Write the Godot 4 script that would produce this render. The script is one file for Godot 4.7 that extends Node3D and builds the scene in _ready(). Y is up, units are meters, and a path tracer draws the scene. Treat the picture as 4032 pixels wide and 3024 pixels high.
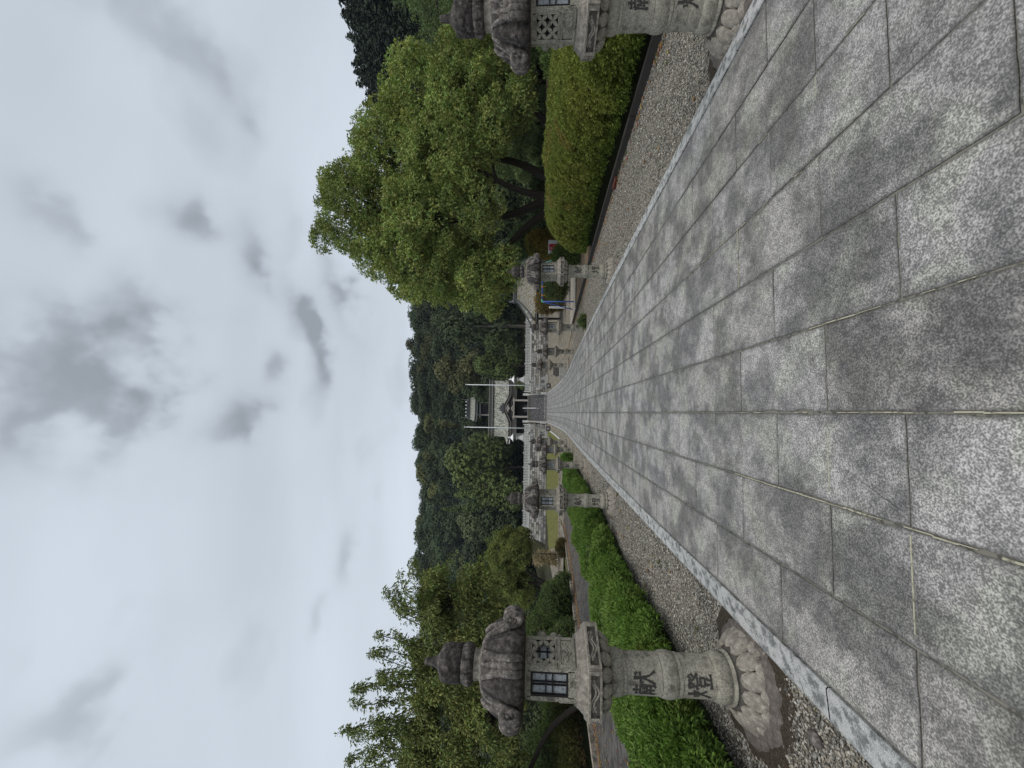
extends Node3D

var rng := RandomNumberGenerator.new()
var taken := {}
var M := {}
var T := {}
const XL := -1.48
const XR := 3.04
const CX := 0.65
const GZ := [30.0, 10.0, 0.0, -6.0, -13.0, -22.0, -29.0, -35.6, -42.0, -55.0, -69.0, -80.0, -200.0]
const GY := [0.50, 0.17, 0.0, -0.09, -0.24, -0.50, -0.73, -0.90, -0.90, -0.665, -0.175, -0.15, -0.15]


func _ready() -> void:
	rng.seed = 20
	# ---- camera (the photograph was taken with the phone held upright and is stored on its side)
	var cam = Camera3D.new()
	cam.name = "camera"
	cam.transform = Transform3D(Basis(Vector3(0.016927, -0.998201, -0.057521), Vector3(0.997576, 0.012977, 0.068365), Vector3(-0.067496, -0.058539, 0.996001)).orthonormalized(), Vector3(0, 1.595, 0))
	cam.fov = 85.874
	cam.near = 0.05
	cam.far = 1500.0
	add_child(cam)
	cam.current = true
	# ---- sky, sun, exposure
	var env = Environment.new()
	env.background_mode = Environment.BG_SKY
	env.sky = Sky.new()
	var pan = PanoramaSkyMaterial.new()
	pan.panorama = ImageTexture.create_from_image(sky_image(2048, 1024))
	env.sky.sky_material = pan
	env.tonemap_mode = Environment.TONE_MAPPER_LINEAR
	env.tonemap_exposure = 1.4
	env.sdfgi_enabled = true
	env.ssao_enabled = true
	env.ssil_enabled = true
	env.fog_enabled = true
	env.fog_density = 0.00018
	env.fog_light_color = Color(0.75, 0.8, 0.86)
	var we = WorldEnvironment.new()
	we.name = "environment"
	we.environment = env
	add_child(we)
	var sun = DirectionalLight3D.new()
	sun.name = "sun"
	sun.light_energy = 0.5
	sun.light_angular_distance = 50.0
	sun.light_color = Color(1.0, 0.985, 0.96)
	sun.rotation_degrees = Vector3(-68, 25, 0)
	sun.shadow_enabled = true
	add_child(sun)
	make_materials()
	build_ground()
	build_path()
	build_terrace()
	build_hall()
	build_inner_shrine()
	build_pavilion()
	build_forest()
	build_garden()
	build_lanterns()
	build_objects()


# ------------------------------------------------------------------ names and metas
func numbered(called: String) -> String:
	var n = taken.get(called, 0)
	taken[called] = n + 1
	return called if n == 0 else "%s_%03d" % [called, n]


func tag(o: Node, label: String, category := "", group := "", kind := "") -> Node:
	if label: o.set_meta("label", label)
	if category: o.set_meta("category", category)
	if group: o.set_meta("group", group)
	if kind: o.set_meta("kind", kind)
	return o


func thing(called: String, label: String, category: String, at := Vector3.ZERO, turn := 0.0, group := "") -> Node3D:
	var o = Node3D.new()
	o.name = numbered(called)
	add_child(o)
	o.position = at
	o.rotation.y = turn
	tag(o, label, category, group)
	return o


func put(called: String, mesh: Mesh, mat: Material, parent: Node, xf := Transform3D.IDENTITY) -> MeshInstance3D:
	var o = MeshInstance3D.new()
	o.name = numbered(called) if parent == self else called
	o.mesh = mesh
	o.material_override = mat
	o.transform = xf
	parent.add_child(o, true)
	return o


func obj(called: String, s: SurfaceTool, mat: Material, parent: Node, xf := Transform3D.IDENTITY) -> MeshInstance3D:
	return put(called, done(s), mat, parent, xf)


func struct(called: String, s: SurfaceTool, mat: Material, parent: Node = self) -> MeshInstance3D:
	var o = obj(called, s, mat, parent)
	if parent == self: o.set_meta("kind", "structure")
	return o


func copy(o: Node3D, at: Vector3, turn: float, label: String, scale := 1.0) -> Node3D:
	var c = o.duplicate()
	c.name = numbered(String(o.name).rstrip("0123456789_"))
	add_child(c)
	c.position = at
	c.rotation.y = turn
	c.scale = Vector3.ONE * scale
	c.set_meta("label", label)
	return c


# ------------------------------------------------------------------ shapes
func ms(smooth := false) -> SurfaceTool:
	var s = SurfaceTool.new()
	s.begin(Mesh.PRIMITIVE_TRIANGLES)
	s.set_smooth_group(0 if smooth else -1)
	return s


func done(s: SurfaceTool) -> ArrayMesh:
	s.generate_normals()
	return s.commit()


func lin(r: float, g: float, b: float) -> Color:
	return Color(r, g, b).linear_to_srgb()


func tri(s: SurfaceTool, a: Vector3, b: Vector3, c: Vector3, inside: Vector3) -> void:
	if (a - c).cross(a - b).dot((a + b + c) / 3.0 - inside) < 0.0:
		s.add_vertex(a); s.add_vertex(c); s.add_vertex(b)
	else:
		s.add_vertex(a); s.add_vertex(b); s.add_vertex(c)


func quad(s: SurfaceTool, a: Vector3, b: Vector3, c: Vector3, d: Vector3, inside: Vector3) -> void:
	tri(s, a, b, c, inside)
	tri(s, a, c, d, inside)


func box(s: SurfaceTool, xf: Transform3D, size: Vector3) -> void:
	var h = size / 2.0
	var o = xf.origin
	for a in 3:
		for sg in [-1.0, 1.0]:
			var p = []
			for k in [[-1, -1], [1, -1], [1, 1], [-1, 1]]:
				var v = Vector3.ZERO
				v[a] = sg * h[a]
				v[(a + 1) % 3] = k[0] * h[(a + 1) % 3]
				v[(a + 2) % 3] = k[1] * h[(a + 2) % 3]
				p.append(xf * v)
			quad(s, p[0], p[1], p[2], p[3], o)


func bx(s: SurfaceTool, x0: float, x1: float, y0: float, y1: float, z0: float, z1: float) -> void:
	box(s, Transform3D(Basis.IDENTITY, Vector3((x0 + x1) / 2, (y0 + y1) / 2, (z0 + z1) / 2)), Vector3(absf(x1 - x0), absf(y1 - y0), absf(z1 - z0)))


func cbox(s: SurfaceTool, xf: Transform3D, size: Vector3, b: float) -> void:
	# a box with chamfered edges
	var h = size / 2.0
	var o = xf.origin
	var V = func(sx, sy, sz, a):
		var v = Vector3(sx * (h.x - b), sy * (h.y - b), sz * (h.z - b))
		v[a] = [sx, sy, sz][a] * h[a]
		return xf * v
	for a in 3:
		for sg in [-1, 1]:
			var p = []
			for k in [[-1, -1], [1, -1], [1, 1], [-1, 1]]:
				var q = [0, 0, 0]
				q[a] = sg; q[(a + 1) % 3] = k[0]; q[(a + 2) % 3] = k[1]
				p.append(V.call(q[0], q[1], q[2], a))
			quad(s, p[0], p[1], p[2], p[3], o)
		for k in [[-1, -1], [1, -1], [1, 1], [-1, 1]]:
			var a1 = (a + 1) % 3
			var a2 = (a + 2) % 3
			var q0 = [0, 0, 0]
			q0[a] = -1; q0[a1] = k[0]; q0[a2] = k[1]
			var q1 = q0.duplicate()
			q1[a] = 1
			quad(s, V.call(q0[0], q0[1], q0[2], a1), V.call(q1[0], q1[1], q1[2], a1), V.call(q1[0], q1[1], q1[2], a2), V.call(q0[0], q0[1], q0[2], a2), o)
	for sx in [-1, 1]:
		for sy in [-1, 1]:
			for sz in [-1, 1]:
				tri(s, V.call(sx, sy, sz, 0), V.call(sx, sy, sz, 1), V.call(sx, sy, sz, 2), o)


func grid(s: SurfaceTool, nu: int, nv: int, f: Callable, uv := Vector2.ZERO) -> void:
	var p = []
	for i in nu + 1:
		var row = PackedVector3Array()
		for j in nv + 1:
			row.append(f.call(float(i) / nu, float(j) / nv))
		p.append(row)
	for i in nu:
		for j in nv:
			var c = [[i, j], [i + 1, j], [i + 1, j + 1], [i, j + 1]]
			for k in [0, 1, 2, 0, 2, 3]:
				if uv != Vector2.ZERO: s.set_uv(Vector2(float(c[k][0]) / nu * uv.x, float(c[k][1]) / nv * uv.y))
				s.add_vertex(p[c[k][0]][c[k][1]])


func lathe(s: SurfaceTool, prof: Array, seg: int, mod = null, at := Vector3.ZERO) -> void:
	var n = prof.size() - 1
	var rings = []
	for j in n + 1:
		var row = PackedVector3Array()
		for k in seg:
			var t = TAU * k / seg
			var q: Vector2 = prof[j]
			if mod != null: q = mod.call(t, float(j) / n, q)
			row.append(at + Vector3(sin(t) * q.x, q.y, cos(t) * q.x))
		rings.append(row)
	var gid = 1
	for j in n:
		if j > 0 and mod == null:
			var d0 = (prof[j] - prof[j - 1]).normalized()
			var d1 = (prof[j + 1] - prof[j]).normalized()
			if d0.dot(d1) < 0.8: gid += 1
		s.set_smooth_group(gid)
		for k in seg:
			var k2 = (k + 1) % seg
			s.add_vertex(rings[j][k]); s.add_vertex(rings[j + 1][k]); s.add_vertex(rings[j + 1][k2])
			s.add_vertex(rings[j][k]); s.add_vertex(rings[j + 1][k2]); s.add_vertex(rings[j][k2])
	s.set_smooth_group(0)


func tube(s: SurfaceTool, pts: Array, radii, seg := 6, cap := true) -> void:
	var n = pts.size()
	var rings = []
	var side = Vector3.ZERO
	for i in n:
		var d: Vector3 = (pts[mini(i + 1, n - 1)] - pts[maxi(i - 1, 0)])
		d = d.normalized() if d.length() > 1e-6 else Vector3.UP
		if side == Vector3.ZERO:
			side = d.cross(Vector3.UP if absf(d.y) < 0.9 else Vector3.RIGHT).normalized()
		else:
			side = (side - d * side.dot(d)).normalized()
		var up = d.cross(side)
		var r: float = radii[i] if radii is Array else radii
		var ring = []
		for k in seg:
			var a = TAU * k / seg
			ring.append(pts[i] + (side * cos(a) + up * sin(a)) * r)
		rings.append(ring)
	for i in n - 1:
		var mid: Vector3 = (pts[i] + pts[i + 1]) / 2.0
		for k in seg:
			quad(s, rings[i][k], rings[i + 1][k], rings[i + 1][(k + 1) % seg], rings[i][(k + 1) % seg], mid)
	if cap:
		for e in [0, n - 1]:
			var inner: Vector3 = pts[1] if e == 0 else pts[n - 2]
			for k in seg:
				tri(s, pts[e], rings[e][k], rings[e][(k + 1) % seg], inner)


func spline(ctrl: Array, per: int) -> Array:
	var out = []
	var n = ctrl.size()
	for i in n - 1:
		for k in per:
			out.append(ctrl[i].cubic_interpolate(ctrl[i + 1], ctrl[maxi(i - 1, 0)], ctrl[mini(i + 2, n - 1)], float(k) / per))
	out.append(ctrl[n - 1])
	return out


func prism(s: SurfaceTool, poly: PackedVector2Array, depth: float, xf: Transform3D) -> void:
	# an outline in x and y given thickness along z
	var idx = Geometry2D.triangulate_polygon(poly)
	var n = poly.size()
	for sg in [-0.5, 0.5]:
		for i in range(0, idx.size(), 3):
			var q = []
			for k in 3: q.append(xf * Vector3(poly[idx[i + k]].x, poly[idx[i + k]].y, sg * depth))
			var c = (q[0] + q[1] + q[2]) / 3.0
			tri(s, q[0], q[1], q[2], c - xf.basis.z * sg)
	var area = 0.0
	for i in n: area += poly[i].cross(poly[(i + 1) % n])
	for i in n:
		var a = poly[i]
		var b = poly[(i + 1) % n]
		var e = (b - a)
		var outw = Vector2(e.y, -e.x).normalized() * signf(area)
		var m = (a + b) / 2.0 - outw * 0.01
		quad(s, xf * Vector3(a.x, a.y, -depth / 2), xf * Vector3(b.x, b.y, -depth / 2), xf * Vector3(b.x, b.y, depth / 2), xf * Vector3(a.x, a.y, depth / 2), xf * Vector3(m.x, m.y, 0))


func ball(s: SurfaceTool, c: Vector3, r: Vector3, nu := 10, nv := 7, basis := Basis.IDENTITY) -> void:
	grid(s, nu, nv, func(u, v):
		var t = 0.0 if roundi(u * nu) == nu else u * TAU
		return c + basis * Vector3(sin(t) * sin(v * PI) * r.x, cos(v * PI) * r.y, cos(t) * sin(v * PI) * r.z))


func gh(z: float) -> float:
	for i in GZ.size() - 1:
		if z >= GZ[i + 1]:
			var t = (z - GZ[i]) / (GZ[i + 1] - GZ[i])
			return lerpf(GY[i], GY[i + 1], clampf(t, 0, 1)) if i == 0 or i == GZ.size() - 2 else hermite(i, t)
	return GY[-1]


func hermite(i: int, t: float) -> float:
	var h = GZ[i + 1] - GZ[i]
	var m0 = (GY[i + 1] - GY[i - 1]) / (GZ[i + 1] - GZ[i - 1]) * h
	var m1 = (GY[i + 2] - GY[i]) / (GZ[i + 2] - GZ[i]) * h
	var t2 = t * t
	var t3 = t2 * t
	return (2 * t3 - 3 * t2 + 1) * GY[i] + (t3 - 2 * t2 + t) * m0 + (-2 * t3 + 3 * t2) * GY[i + 1] + (t3 - t2) * m1


func strip(s: SurfaceTool, z0: float, z1: float, xl: Callable, xr: Callable, off: float, step := 1.0, nx := 1, rough := 0.0) -> void:
	# a sheet laid over the ground between two edges
	var n = maxi(1, ceili(absf(z1 - z0) / step))
	grid(s, n, nx, func(u, v):
		var z = lerpf(z0, z1, u)
		return Vector3(lerpf(xl.call(z), xr.call(z), v), gh(z) + off + (rng.randf_range(-rough, rough) if rough > 0.0 else 0.0), z))


# ------------------------------------------------------------------ many copies that nobody could count
func many(called: String, mesh: Mesh, mat: Material, parent: Node, xfs: Array, cols: Array) -> MultiMeshInstance3D:
	var mm = MultiMesh.new()
	mm.transform_format = MultiMesh.TRANSFORM_3D
	mm.use_colors = true
	mm.mesh = mesh
	mm.instance_count = xfs.size()
	var b = PackedFloat32Array()
	b.resize(xfs.size() * 16)
	var k = 0
	for i in xfs.size():
		var t: Transform3D = xfs[i]
		var c: Color = cols[i]
		b[k] = t.basis.x.x; b[k + 1] = t.basis.y.x; b[k + 2] = t.basis.z.x; b[k + 3] = t.origin.x
		b[k + 4] = t.basis.x.y; b[k + 5] = t.basis.y.y; b[k + 6] = t.basis.z.y; b[k + 7] = t.origin.y
		b[k + 8] = t.basis.x.z; b[k + 9] = t.basis.y.z; b[k + 10] = t.basis.z.z; b[k + 11] = t.origin.z
		b[k + 12] = c.r; b[k + 13] = c.g; b[k + 14] = c.b; b[k + 15] = 1.0
		k += 16
	mm.buffer = b
	var o = MultiMeshInstance3D.new()
	o.name = numbered(called) if parent == self else called
	o.multimesh = mm
	o.material_override = mat
	o.set_meta("kind", "stuff")
	parent.add_child(o, true)
	return o


func rv() -> Vector3:
	while true:
		var v = Vector3(rng.randf_range(-1, 1), rng.randf_range(-1, 1), rng.randf_range(-1, 1))
		if v.length_squared() <= 1.0 and v.length_squared() > 0.001: return v
	return Vector3.UP


func spin(scale: float, tilt := 3.2) -> Basis:
	return Basis.from_euler(Vector3(rng.randf_range(-tilt, tilt), rng.randf_range(0, TAU), rng.randf_range(-tilt, tilt))).scaled(Vector3.ONE * scale)


func leaf_clump(n: int, rad: float, length: float, width: float, up: float, droop: float, sd: int) -> ArrayMesh:
	# a tuft of folded leaves about a point
	var keep = rng.state
	rng.seed = sd
	var s = ms()
	for i in n:
		var p = rv() * rad
		var d = (p.normalized() + rv() * 0.7 + Vector3.UP * up).normalized()
		var side = d.cross(rv()).normalized()
		var nr = side.cross(d)
		var l = length * rng.randf_range(0.7, 1.2)
		var w = width * rng.randf_range(0.8, 1.2) * 0.5
		var tip = p + d * l + Vector3.DOWN * droop * l
		var mid = p + d * l * 0.45 + nr * w * 0.5
		var g = rng.randf_range(0.72, 1.25)
		s.set_color(Color(g * rng.randf_range(0.92, 1.1), g, g * rng.randf_range(0.85, 1.1)))
		s.add_vertex(p); s.add_vertex(mid + side * w); s.add_vertex(tip)
		s.add_vertex(p); s.add_vertex(tip); s.add_vertex(mid - side * w)
	rng.state = keep
	return done(s)


# ------------------------------------------------------------------ sky: an overcast of thin grey cloud
func fbm(sd: int, freq: float, oct := 5) -> FastNoiseLite:
	var n = FastNoiseLite.new()
	n.seed = sd
	n.noise_type = FastNoiseLite.TYPE_SIMPLEX_SMOOTH
	n.frequency = freq
	n.fractal_octaves = oct
	return n


func sky_image(w: int, h: int) -> Image:
	var soft = fbm(3, 0.9, 4)
	var streak = fbm(11, 1.0, 5)
	var warp = fbm(7, 3.2, 5)
	var dark = fbm(23, 1.5, 5)
	# azimuth, elevation, half widths in degrees, tilt, depth of each darker cloud
	var spots = [[3.0, 52.5, 13.0, 8.0, 0.1, 0.95], [10.0, 45.0, 7.0, 3.6, -0.4, 0.65], [26.0, 49.0, 6.0, 2.0, 0.2, 0.5], [25.5, 39.0, 3.0, 2.4, 0.5, 0.95], [19.5, 33.5, 4.4, 1.5, 0.25, 1.2], [13.5, 29.5, 8.5, 1.6, 0.1, 1.35], [17.0, 25.0, 5.5, 2.4, 0.05, 1.1], [23.0, 26.5, 2.2, 1.1, 0.2, 0.8], [6.0, 33.5, 2.4, 1.0, -0.2, 0.7], [-1.3, 37.0, 4.2, 2.2, -0.5, 0.9], [37.0, 31.0, 2.0, 1.3, 0.3, 0.5], [48.0, 38.0, 9.0, 3.0, 0.5, 0.6], [-34.0, 42.0, 7.0, 2.6, -0.55, 0.6], [-19.0, 23.5, 3.4, 1.0, 0.0, 0.5], [-27.0, 25.0, 3.0, 0.9, 0.0, 0.4],
		[95.0, 35.0, 14.0, 5.0, 0.2, 0.8], [140.0, 42.0, 10.0, 5.0, -0.3, 0.9], [-160.0, 33.0, 12.0, 4.0, 0.1, 0.8], [-110.0, 47.0, 12.0, 5.0, 0.3, 0.8], [-75.0, 30.0, 8.0, 2.5, -0.2, 0.7]]
	var data = PackedFloat32Array()
	data.resize(w * h * 3)
	var k = 0
	for j in h:
		var el = PI / 2 - (j + 0.5) / h * PI
		var y = sin(el)
		var ce = cos(el)
		for i in w:
			if el < -0.03:
				data[k] = 0.2; data[k + 1] = 0.21; data[k + 2] = 0.21
				k += 3
				continue
			var az = (i + 0.5) / w * TAU
			var d = Vector3(sin(az) * ce, y, -cos(az) * ce)
			var q = d / (maxf(y, 0.0) + 0.35)
			var a = soft.get_noise_3d(q.x, q.y, q.z)
			var b = streak.get_noise_3d(q.x * 0.7 + q.z * 0.25, q.y, q.z * 2.4)
			var v = 1.0 + 0.09 * a + 0.13 * b
			var dk = clampf(dark.get_noise_3d(q.x + 5.0, q.y, q.z * 1.5) * 1.6 - 0.42, 0.0, 0.5) * 0.5
			var azd = rad_to_deg(az)
			if azd > 180.0: azd -= 360.0
			var eld = rad_to_deg(el)
			if eld > 12.0 and eld < 75.0:
				var w1 = 0.0
				var w2 = 0.0
				var got = false
				for sp in spots:
					var dx = (azd - sp[0]) * ce / cos(deg_to_rad(sp[1]))
					var dy = eld - sp[1]
					if absf(dx) > sp[2] * 2.4 or absf(dy) > sp[3] * 3.4 + absf(sp[4]) * sp[2] * 2.0: continue
					if not got:
						w1 = warp.get_noise_3d(d.x, d.y, d.z)
						w2 = warp.get_noise_3d(d.x * 2.3 + 9.0, d.y * 2.3, d.z * 2.3)
						got = true
					var u1 = dx + w1 * sp[2] * 1.0
					var u2 = dy + (w2 * 1.5 + w1 * 0.5) * sp[3]
					var c = cos(sp[4])
					var sn = sin(sp[4])
					var p1 = (u1 * c + u2 * sn) / sp[2]
					var p2 = (-u1 * sn + u2 * c) / sp[3]
					var r = p1 * p1 + p2 * p2
					var body = exp(-r * 1.1)
					dk += sp[5] * (0.5 * body * (1.0 + 0.9 * w2) + 0.42 * smoothstep(0.1, 0.9, body * (1.0 + 1.3 * w2)) * body)
			v *= 1.0 - 0.42 * minf(dk, 1.0)
			var low = exp(-maxf(eld, 0.0) / 16.0)
			v *= (0.925 + 0.21 * low) * 0.86
			var t = clampf(dk * 0.5 + (0.5 - low * 0.5), 0.0, 1.0)
			data[k] = v * lerpf(0.555, 0.475, t)
			data[k + 1] = v * lerpf(0.61, 0.533, t)
			data[k + 2] = v * lerpf(0.68, 0.605, t)
			k += 3
	return Image.create_from_data(w, h, false, Image.FORMAT_RGBF, data.to_byte_array())


# ------------------------------------------------------------------ textures and materials
func noise_bytes(sd: int, freq: float, size: int, oct := 3, kind := FastNoiseLite.TYPE_SIMPLEX_SMOOTH, cell := -1) -> PackedByteArray:
	var n = FastNoiseLite.new()
	n.seed = sd
	n.noise_type = kind
	n.frequency = freq
	n.fractal_octaves = oct
	if cell >= 0:
		n.cellular_return_type = cell
		n.fractal_type = FastNoiseLite.FRACTAL_NONE
	return n.get_seamless_image(size, size).get_data()


func texture(size: int, f: Callable) -> ImageTexture:
	# f gives a linear colour for the byte index
	var b = PackedByteArray()
	b.resize(size * size * 3)
	var lut = PackedByteArray()
	for i in 1025: lut.append(clampi(roundi(Color(i / 1024.0, 0, 0).linear_to_srgb().r * 255), 0, 255))
	for i in size * size:
		var c: Color = f.call(i)
		b[i * 3] = lut[clampi(int(c.r * 1024), 0, 1024)]
		b[i * 3 + 1] = lut[clampi(int(c.g * 1024), 0, 1024)]
		b[i * 3 + 2] = lut[clampi(int(c.b * 1024), 0, 1024)]
	return ImageTexture.create_from_image(Image.create_from_data(size, size, false, Image.FORMAT_RGB8, b))


func mat(called: String, c: Color, rough := 0.85, tex: Texture2D = null, tile := 1.0, detail: Texture2D = null, dtile := 1.0, bump: Texture2D = null, bump_cm := 0.0) -> StandardMaterial3D:
	var m = StandardMaterial3D.new()
	m.resource_name = called
	m.albedo_color = c
	m.roughness = rough
	m.metallic_specular = 0.35
	if tex or bump:
		m.uv1_triplanar = true
		m.uv1_world_triplanar = true
		m.uv1_scale = Vector3.ONE / tile
	if tex: m.albedo_texture = tex
	if detail:
		m.detail_enabled = true
		m.detail_blend_mode = BaseMaterial3D.BLEND_MODE_MUL
		m.detail_uv_layer = BaseMaterial3D.DETAIL_UV_2
		m.detail_albedo = detail
		m.uv2_triplanar = true
		m.uv2_world_triplanar = true
		m.uv2_scale = Vector3.ONE / dtile
	if bump:
		m.heightmap_enabled = true
		m.heightmap_texture = bump
		m.heightmap_scale = bump_cm
	M[called] = m
	return m


func leaf(called: String, back := Color(0.5, 0.56, 0.2)) -> StandardMaterial3D:
	var m = mat(called, Color.WHITE, 0.55)
	m.vertex_color_use_as_albedo = true
	m.metallic_specular = 0.3
	m.backlight_enabled = true
	m.backlight = back
	return m


func grain(size: int) -> PackedByteArray:
	# salt and pepper, softened over two texels
	var a = PackedByteArray()
	a.resize(size * size)
	for i in size * size: a[i] = rng.randi() & 255
	var b = PackedByteArray()
	b.resize(size * size)
	var m = size * size
	for i in m: b[i] = (a[i] + a[(i + 1) % m] + a[(i + size) % m] + a[(i + size + 1) % m]) >> 2
	return b


func make_materials() -> void:
	var N = 640
	var wn = grain(N)
	var fine = noise_bytes(1, 0.22, N, 2)
	var fine2 = noise_bytes(2, 0.34, N, 1)
	var broad = noise_bytes(3, 0.035, N, 4)
	var blot = noise_bytes(4, 0.012, N, 5)
	var blot2 = noise_bytes(5, 0.02, N, 5)
	var cell = noise_bytes(6, 0.085, N, 1, FastNoiseLite.TYPE_CELLULAR, FastNoiseLite.RETURN_CELL_VALUE)
	var celld = noise_bytes(6, 0.085, N, 1, FastNoiseLite.TYPE_CELLULAR, FastNoiseLite.RETURN_DISTANCE)
	# weathered granite: pale grains worn bare among black lichen
	T.slab = texture(N, func(i):
		var g = wn[i] / 255.0 * 0.8 + fine[i] / 255.0 * 0.2 + (broad[i] / 255.0 - 0.5) * 0.22
		var v = 0.26 + 0.34 * smoothstep(0.36, 0.54, g) + 0.4 * smoothstep(0.55, 0.68, g)
		return Color(v, v * 0.995, v * 0.975))
	T.slab_h = texture(N, func(i):
		var g = wn[i] / 255.0 * 0.6 + fine[i] / 255.0 * 0.4
		return Color(g, g, g))
	T.stain = texture(N, func(i):
		var g = blot[i] / 255.0 * 0.5 + broad[i] / 255.0 * 0.32 + fine[i] / 255.0 * 0.06 + blot2[i] / 255.0 * 0.12
		var v = lerpf(0.4, 1.0, smoothstep(0.33, 0.66, g))
		var warm = smoothstep(0.45, 0.7, blot2[i] / 255.0)
		return Color(v, v * lerpf(0.97, 1.0, warm), v * lerpf(1.0, 0.95, warm)))
	T.granite = texture(N, func(i):
		var g = wn[i] / 255.0 * 0.7 + fine2[i] / 255.0 * 0.3
		var v = 0.42 + 0.32 * smoothstep(0.36, 0.55, g) + 0.26 * smoothstep(0.56, 0.68, g)
		return Color(v, v * 0.985, v * 0.94))
	T.dirty = texture(N, func(i):
		var g = blot2[i] / 255.0 * 0.6 + broad[i] / 255.0 * 0.4
		var v = lerpf(0.45, 1.0, smoothstep(0.28, 0.5, g))
		return Color(v, v * 0.99, v * 0.96))
	T.dark = texture(N, func(i):
		# dark crust of lichen on a grey stone, worn through in places
		var g = broad[i] / 255.0 * 0.45 + blot2[i] / 255.0 * 0.25 + wn[i] / 255.0 * 0.3
		var v = lerpf(0.3, 0.58, smoothstep(0.3, 0.52, g)) + 0.42 * smoothstep(0.54, 0.68, g)
		return Color(v, v * 0.95, v * 0.93))
	T.crust = texture(N, func(i):
		# black lichen crust with pale rings where it has flaked
		var g = broad[i] / 255.0 * 0.4 + blot2[i] / 255.0 * 0.22 + wn[i] / 255.0 * 0.38
		var v = lerpf(0.1, 0.3, smoothstep(0.36, 0.52, g)) + 0.7 * smoothstep(0.55, 0.66, g)
		return Color(v, v * 0.95, v * 0.925))
	T.gravel = texture(N, func(i):
		var c = cell[i] / 255.0
		var e = smoothstep(0.75, 0.3, celld[i] / 255.0)
		var v = (0.35 + 0.65 * c * c + 0.12 * (fine[i] / 255.0 - 0.5)) * (0.45 + 0.55 * e)
		return Color(v, v * lerpf(0.93, 0.99, c), v * lerpf(0.82, 0.94, c)))
	T.gravel_h = texture(N, func(i):
		var e = 1.0 - celld[i] / 255.0
		return Color(e, e, e))
	T.earth = texture(N, func(i):
		var g = broad[i] / 255.0 * 0.5 + fine[i] / 255.0 * 0.3 + blot2[i] / 255.0 * 0.2
		var v = 0.5 + 0.5 * g
		return Color(v, v * lerpf(0.9, 1.0, fine2[i] / 255.0), v * 0.85))
	T.kerb = texture(N, func(i):
		var g = blot2[i] / 255.0 * 0.34 + broad[i] / 255.0 * 0.34 + fine[i] / 255.0 * 0.1 + wn[i] / 255.0 * 0.22
		var v = lerpf(0.3, 1.0, smoothstep(0.36, 0.56, g))
		return Color(v * lerpf(0.96, 1.0, v), v, v))
	T.moss = texture(N, func(i):
		var g = blot[i] / 255.0 * 0.6 + broad[i] / 255.0 * 0.4
		var m = smoothstep(0.45, 0.6, g)
		return Color(lerpf(0.75, 0.42, m), lerpf(0.74, 0.32, m), lerpf(0.72, 0.12, m)))
	var st = fbm(31, 0.02, 4)
	var st2 = fbm(32, 0.09, 3)
	T.streak = texture(512, func(i):
		var x = i % 512
		var y = i / 512
		var g = st.get_noise_2d(x * 2.2, y * 0.3) * 0.5 + st2.get_noise_2d(x * 0.9, y * 0.35) * 0.6
		var v = lerpf(0.28, 1.0, smoothstep(-0.12, 0.2, g))
		return Color(v, v * 0.995, v * lerpf(0.97, 0.9, v)))
	T.wood = texture(256, func(i):
		var x = i % 256
		var y = i / 256
		var v = 0.75 + 0.25 * st2.get_noise_2d(x * 3.0, y * 0.15) + 0.1 * st.get_noise_2d(x, y)
		return Color(v, v * 0.97, v * 0.93))
	for k in 7:
		var b = [0.455, 0.47, 0.48, 0.445, 0.465, 0.52, 0.43][k]
		var sm = mat("slab%d" % k, lin(b, b * [0.99, 0.985, 0.99, 0.98, 0.99, 0.99, 0.975][k], b * [0.945, 0.925, 0.955, 0.915, 0.94, 0.955, 0.92][k]), 0.6, T.slab, 1.9, T.stain, 6.9, T.slab_h, 0.1)
		sm.vertex_color_use_as_albedo = true
		sm.metallic_specular = 0.55
	mat("mortar", lin(0.16, 0.155, 0.135), 0.95, T.dirty, 0.9)
	mat("mortar_pale", lin(0.36, 0.345, 0.27), 0.95, T.dirty, 0.7)
	mat("kerb", lin(0.56, 0.57, 0.58), 0.75, T.kerb, 1.9, T.granite, 0.9)
	mat("granite", lin(0.45, 0.43, 0.38), 0.8, T.granite, 2.6, T.dirty, 1.7, T.slab_h, 0.08)
	mat("granite_worn", lin(0.62, 0.60, 0.54), 0.85, T.dark, 1.0, T.granite, 0.9, T.slab_h, 0.15)
	mat("dark_stone", lin(0.3, 0.283, 0.275), 0.85, T.crust, 1.2, T.dirty, 0.9, T.slab_h, 0.2)
	mat("crust", lin(0.18, 0.168, 0.164), 0.85, T.crust, 1.2, T.dirty, 0.7, T.slab_h, 0.2)
	mat("lichen_stone", lin(0.42, 0.40, 0.385), 0.85, T.crust, 1.3, T.dirty, 0.9, T.slab_h, 0.25)
	mat("dark_backing", lin(0.085, 0.078, 0.07), 0.95, T.dirty, 0.8)  # darker ground behind the lotus petals and wave carvings
	mat("rock", lin(0.27, 0.25, 0.235), 0.9, T.dark, 1.3, T.granite, 0.9, T.slab_h, 0.3)
	mat("carved", lin(0.085, 0.083, 0.078), 0.95, T.granite, 1.6)
	mat("lattice", lin(0.018, 0.015, 0.015), 0.6)
	mat("paper", lin(0.40, 0.43, 0.46), 0.7, T.dirty, 0.35)
	mat("hollow", lin(0.05, 0.05, 0.05), 0.9)
	mat("gravel", lin(0.40, 0.375, 0.335), 0.9, T.gravel, 0.62, T.dirty, 3.1, T.gravel_h, 0.6)
	mat("court_gravel", lin(0.46, 0.43, 0.36), 0.9, T.gravel, 0.9, T.stain, 6.0)
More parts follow.
